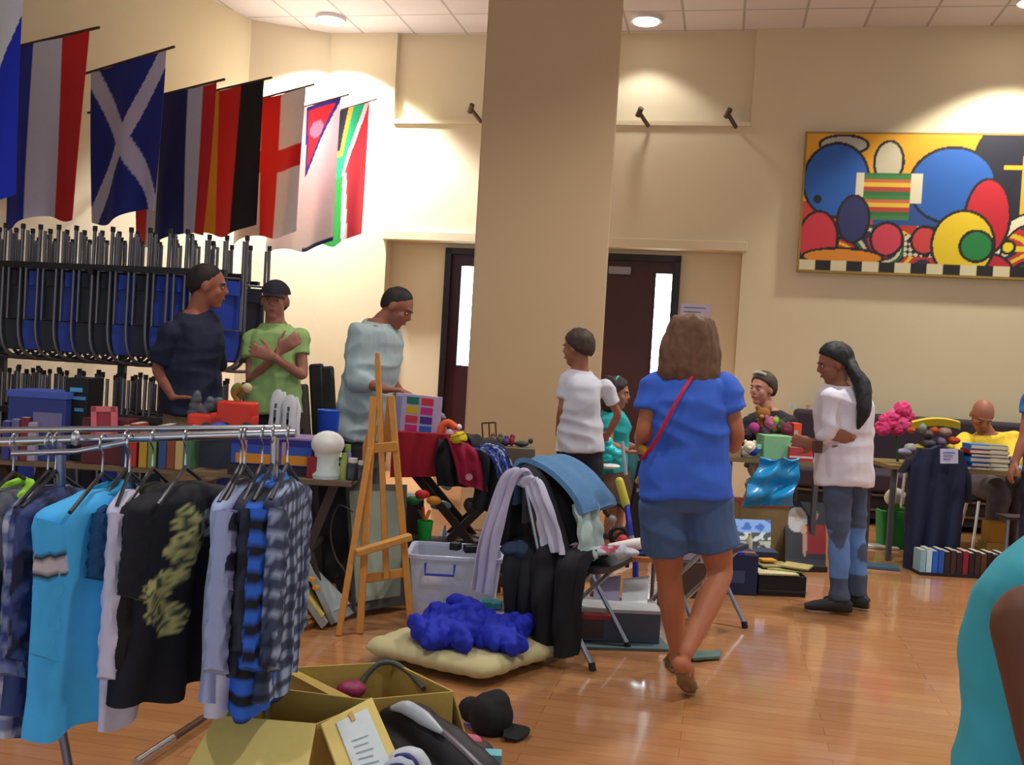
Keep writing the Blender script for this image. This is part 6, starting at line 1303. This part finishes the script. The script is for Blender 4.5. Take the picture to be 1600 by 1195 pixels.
# long black bag with silver strip
pts = [W(606, 1108, 2.95), W(640, 1110, 2.92), W(690, 1148, 2.86), W(745, 1200, 2.80), W(790, 1250, 2.78)]
t = thing('black_bag', 'long black bag with silver grey piping in front of the boxes', 'bag', dn(pts[2], 0))
mb = MB().tube([p+V((0, 0, -.03)) for p in pts], [.03, .055, .07, .075, .06], 14, smooth=3, round=True); mb.tube([p+V((-.06, .0, -.13)) for p in pts], [.05, .09, .11, .12, .1], 14, smooth=3, round=True)
obj('body', remesh(mb, .010, 2, disp=.012, dsc=10), mat('17151b', .55, var=.3), t)
obj('piping', MB().tube([p+V((.015, -.045, .018)) for p in pts], .010, 8, smooth=4), mat('6a6068', .35), t)
obj('silver_strip', MB().tube([W(614, 1106, 2.87), W(636, 1106, 2.86), W(662, 1122, 2.84), W(688, 1142, 2.80)], [.008, .022, .022, .008], 10, smooth=4, round=True), mat('b4bcc4', .3), t, label='silver grey inset strip')
# black cap on the floor
cp = G(765, 1150, 0); cp.y += .05
t = thing('baseball_cap', 'black cap lying on the floor right of the boxes', 'cap', cp)
mb = MB(); mb.ell(cp+V((0, 0, .06)), (.085, .09, .085)); mb.ell(cp+V((.02, 0, .11)), (.05, .06, .045)); mb.ell(cp+V((-.08, .05, .06)), (.05, .04, .05)); obj('crown', remesh(mb, .009, 3, disp=.015, dsc=9), mat('0f1018', .8), t)
obj('brim', MB().sheet(lambda u, v: cp+V((.05+.10*v*(1-.5*(2*u-1)**2), -.03+(u-.5)*.15, .02+.012*(1-(2*u-1)**2)-.01*v)), 10, 6, .008), mat('101119', .8), t)
# small things by the bag
for i, (px, py, Yq, rx, ry, rz_, c_, lb) in enumerate(((690, 1146, 3.05, .05, .04, .03, '6c6478', 'grey cloth bits behind the black bag'), (718, 1158, 3.05, .028, .03, .02, '8a80d8', 'tiny violet toy by the black bag'), (735, 1160, 3.05, .035, .03, .028, 'c06078', 'small pink toy by the black bag'), (752, 1172, 3.08, .04, .04, .03, '24202c', 'black pouch between bag and cap'))):
    p = W(px, py, Yq); t = thing('trinket', lb, 'trinket', dn(p, 0), 'trinkets around the black bag'); p.z = max(.03, p.z); obj('body', remesh(MB().ell(p, (rx, ry, rz_)).ell(V((p.x, p.y, p.z/2)), (rx*.7, ry*.7, p.z/2+.005)), .006, 1, disp=.01, dsc=25), mat(c_, .6), t)
t = thing('cyan_tag', 'pale cyan tagged packet at the bottom right of the black bag', 'packet', dn(W(770, 1180, 2.9), 0)); obj('packet', MB().box(W(768, 1185, 2.95), (.06, .05, .04)), mat('70c0cc', .5), t); obj('brown_end', MB().box(W(745, 1176, 2.97), (.05, .05, .05)), mat('4a3030', .6), t)
for i, (pp, c_, lb) in enumerate((([(608, 1204), (622, 1188), (648, 1186), (664, 1215)], 'c8d0dc', 'white and navy sneaker at the bottom edge below the black bag'), ([(600, 1214), (612, 1204), (632, 1202), (648, 1235)], 'b0bccc', 'second pale sneaker in front of the first at the bottom edge'))):
    t = thing('old_sneaker', lb, 'shoe', dn(W(*pp[1], 2.72-.06*i), 0), 'pale sneakers by the nearest box'); Yq = 2.70-.05*i
    obj('upper', remesh(MB().tube([W(*q, Yq) for q in pp], [.018, .03, .034, .03], 12, smooth=3, round=True), .007, 2), mat(c_, .6), t)
    obj('navy_patch', MB().tube([W(pp[1][0], pp[1][1]-4, Yq-.03), W(pp[1][0]+15, pp[1][1]-5, Yq-.035), W(pp[2][0], pp[2][1]+8, Yq-.04)], .012, 8, smooth=3, round=True), mat('16206c', .6), t)
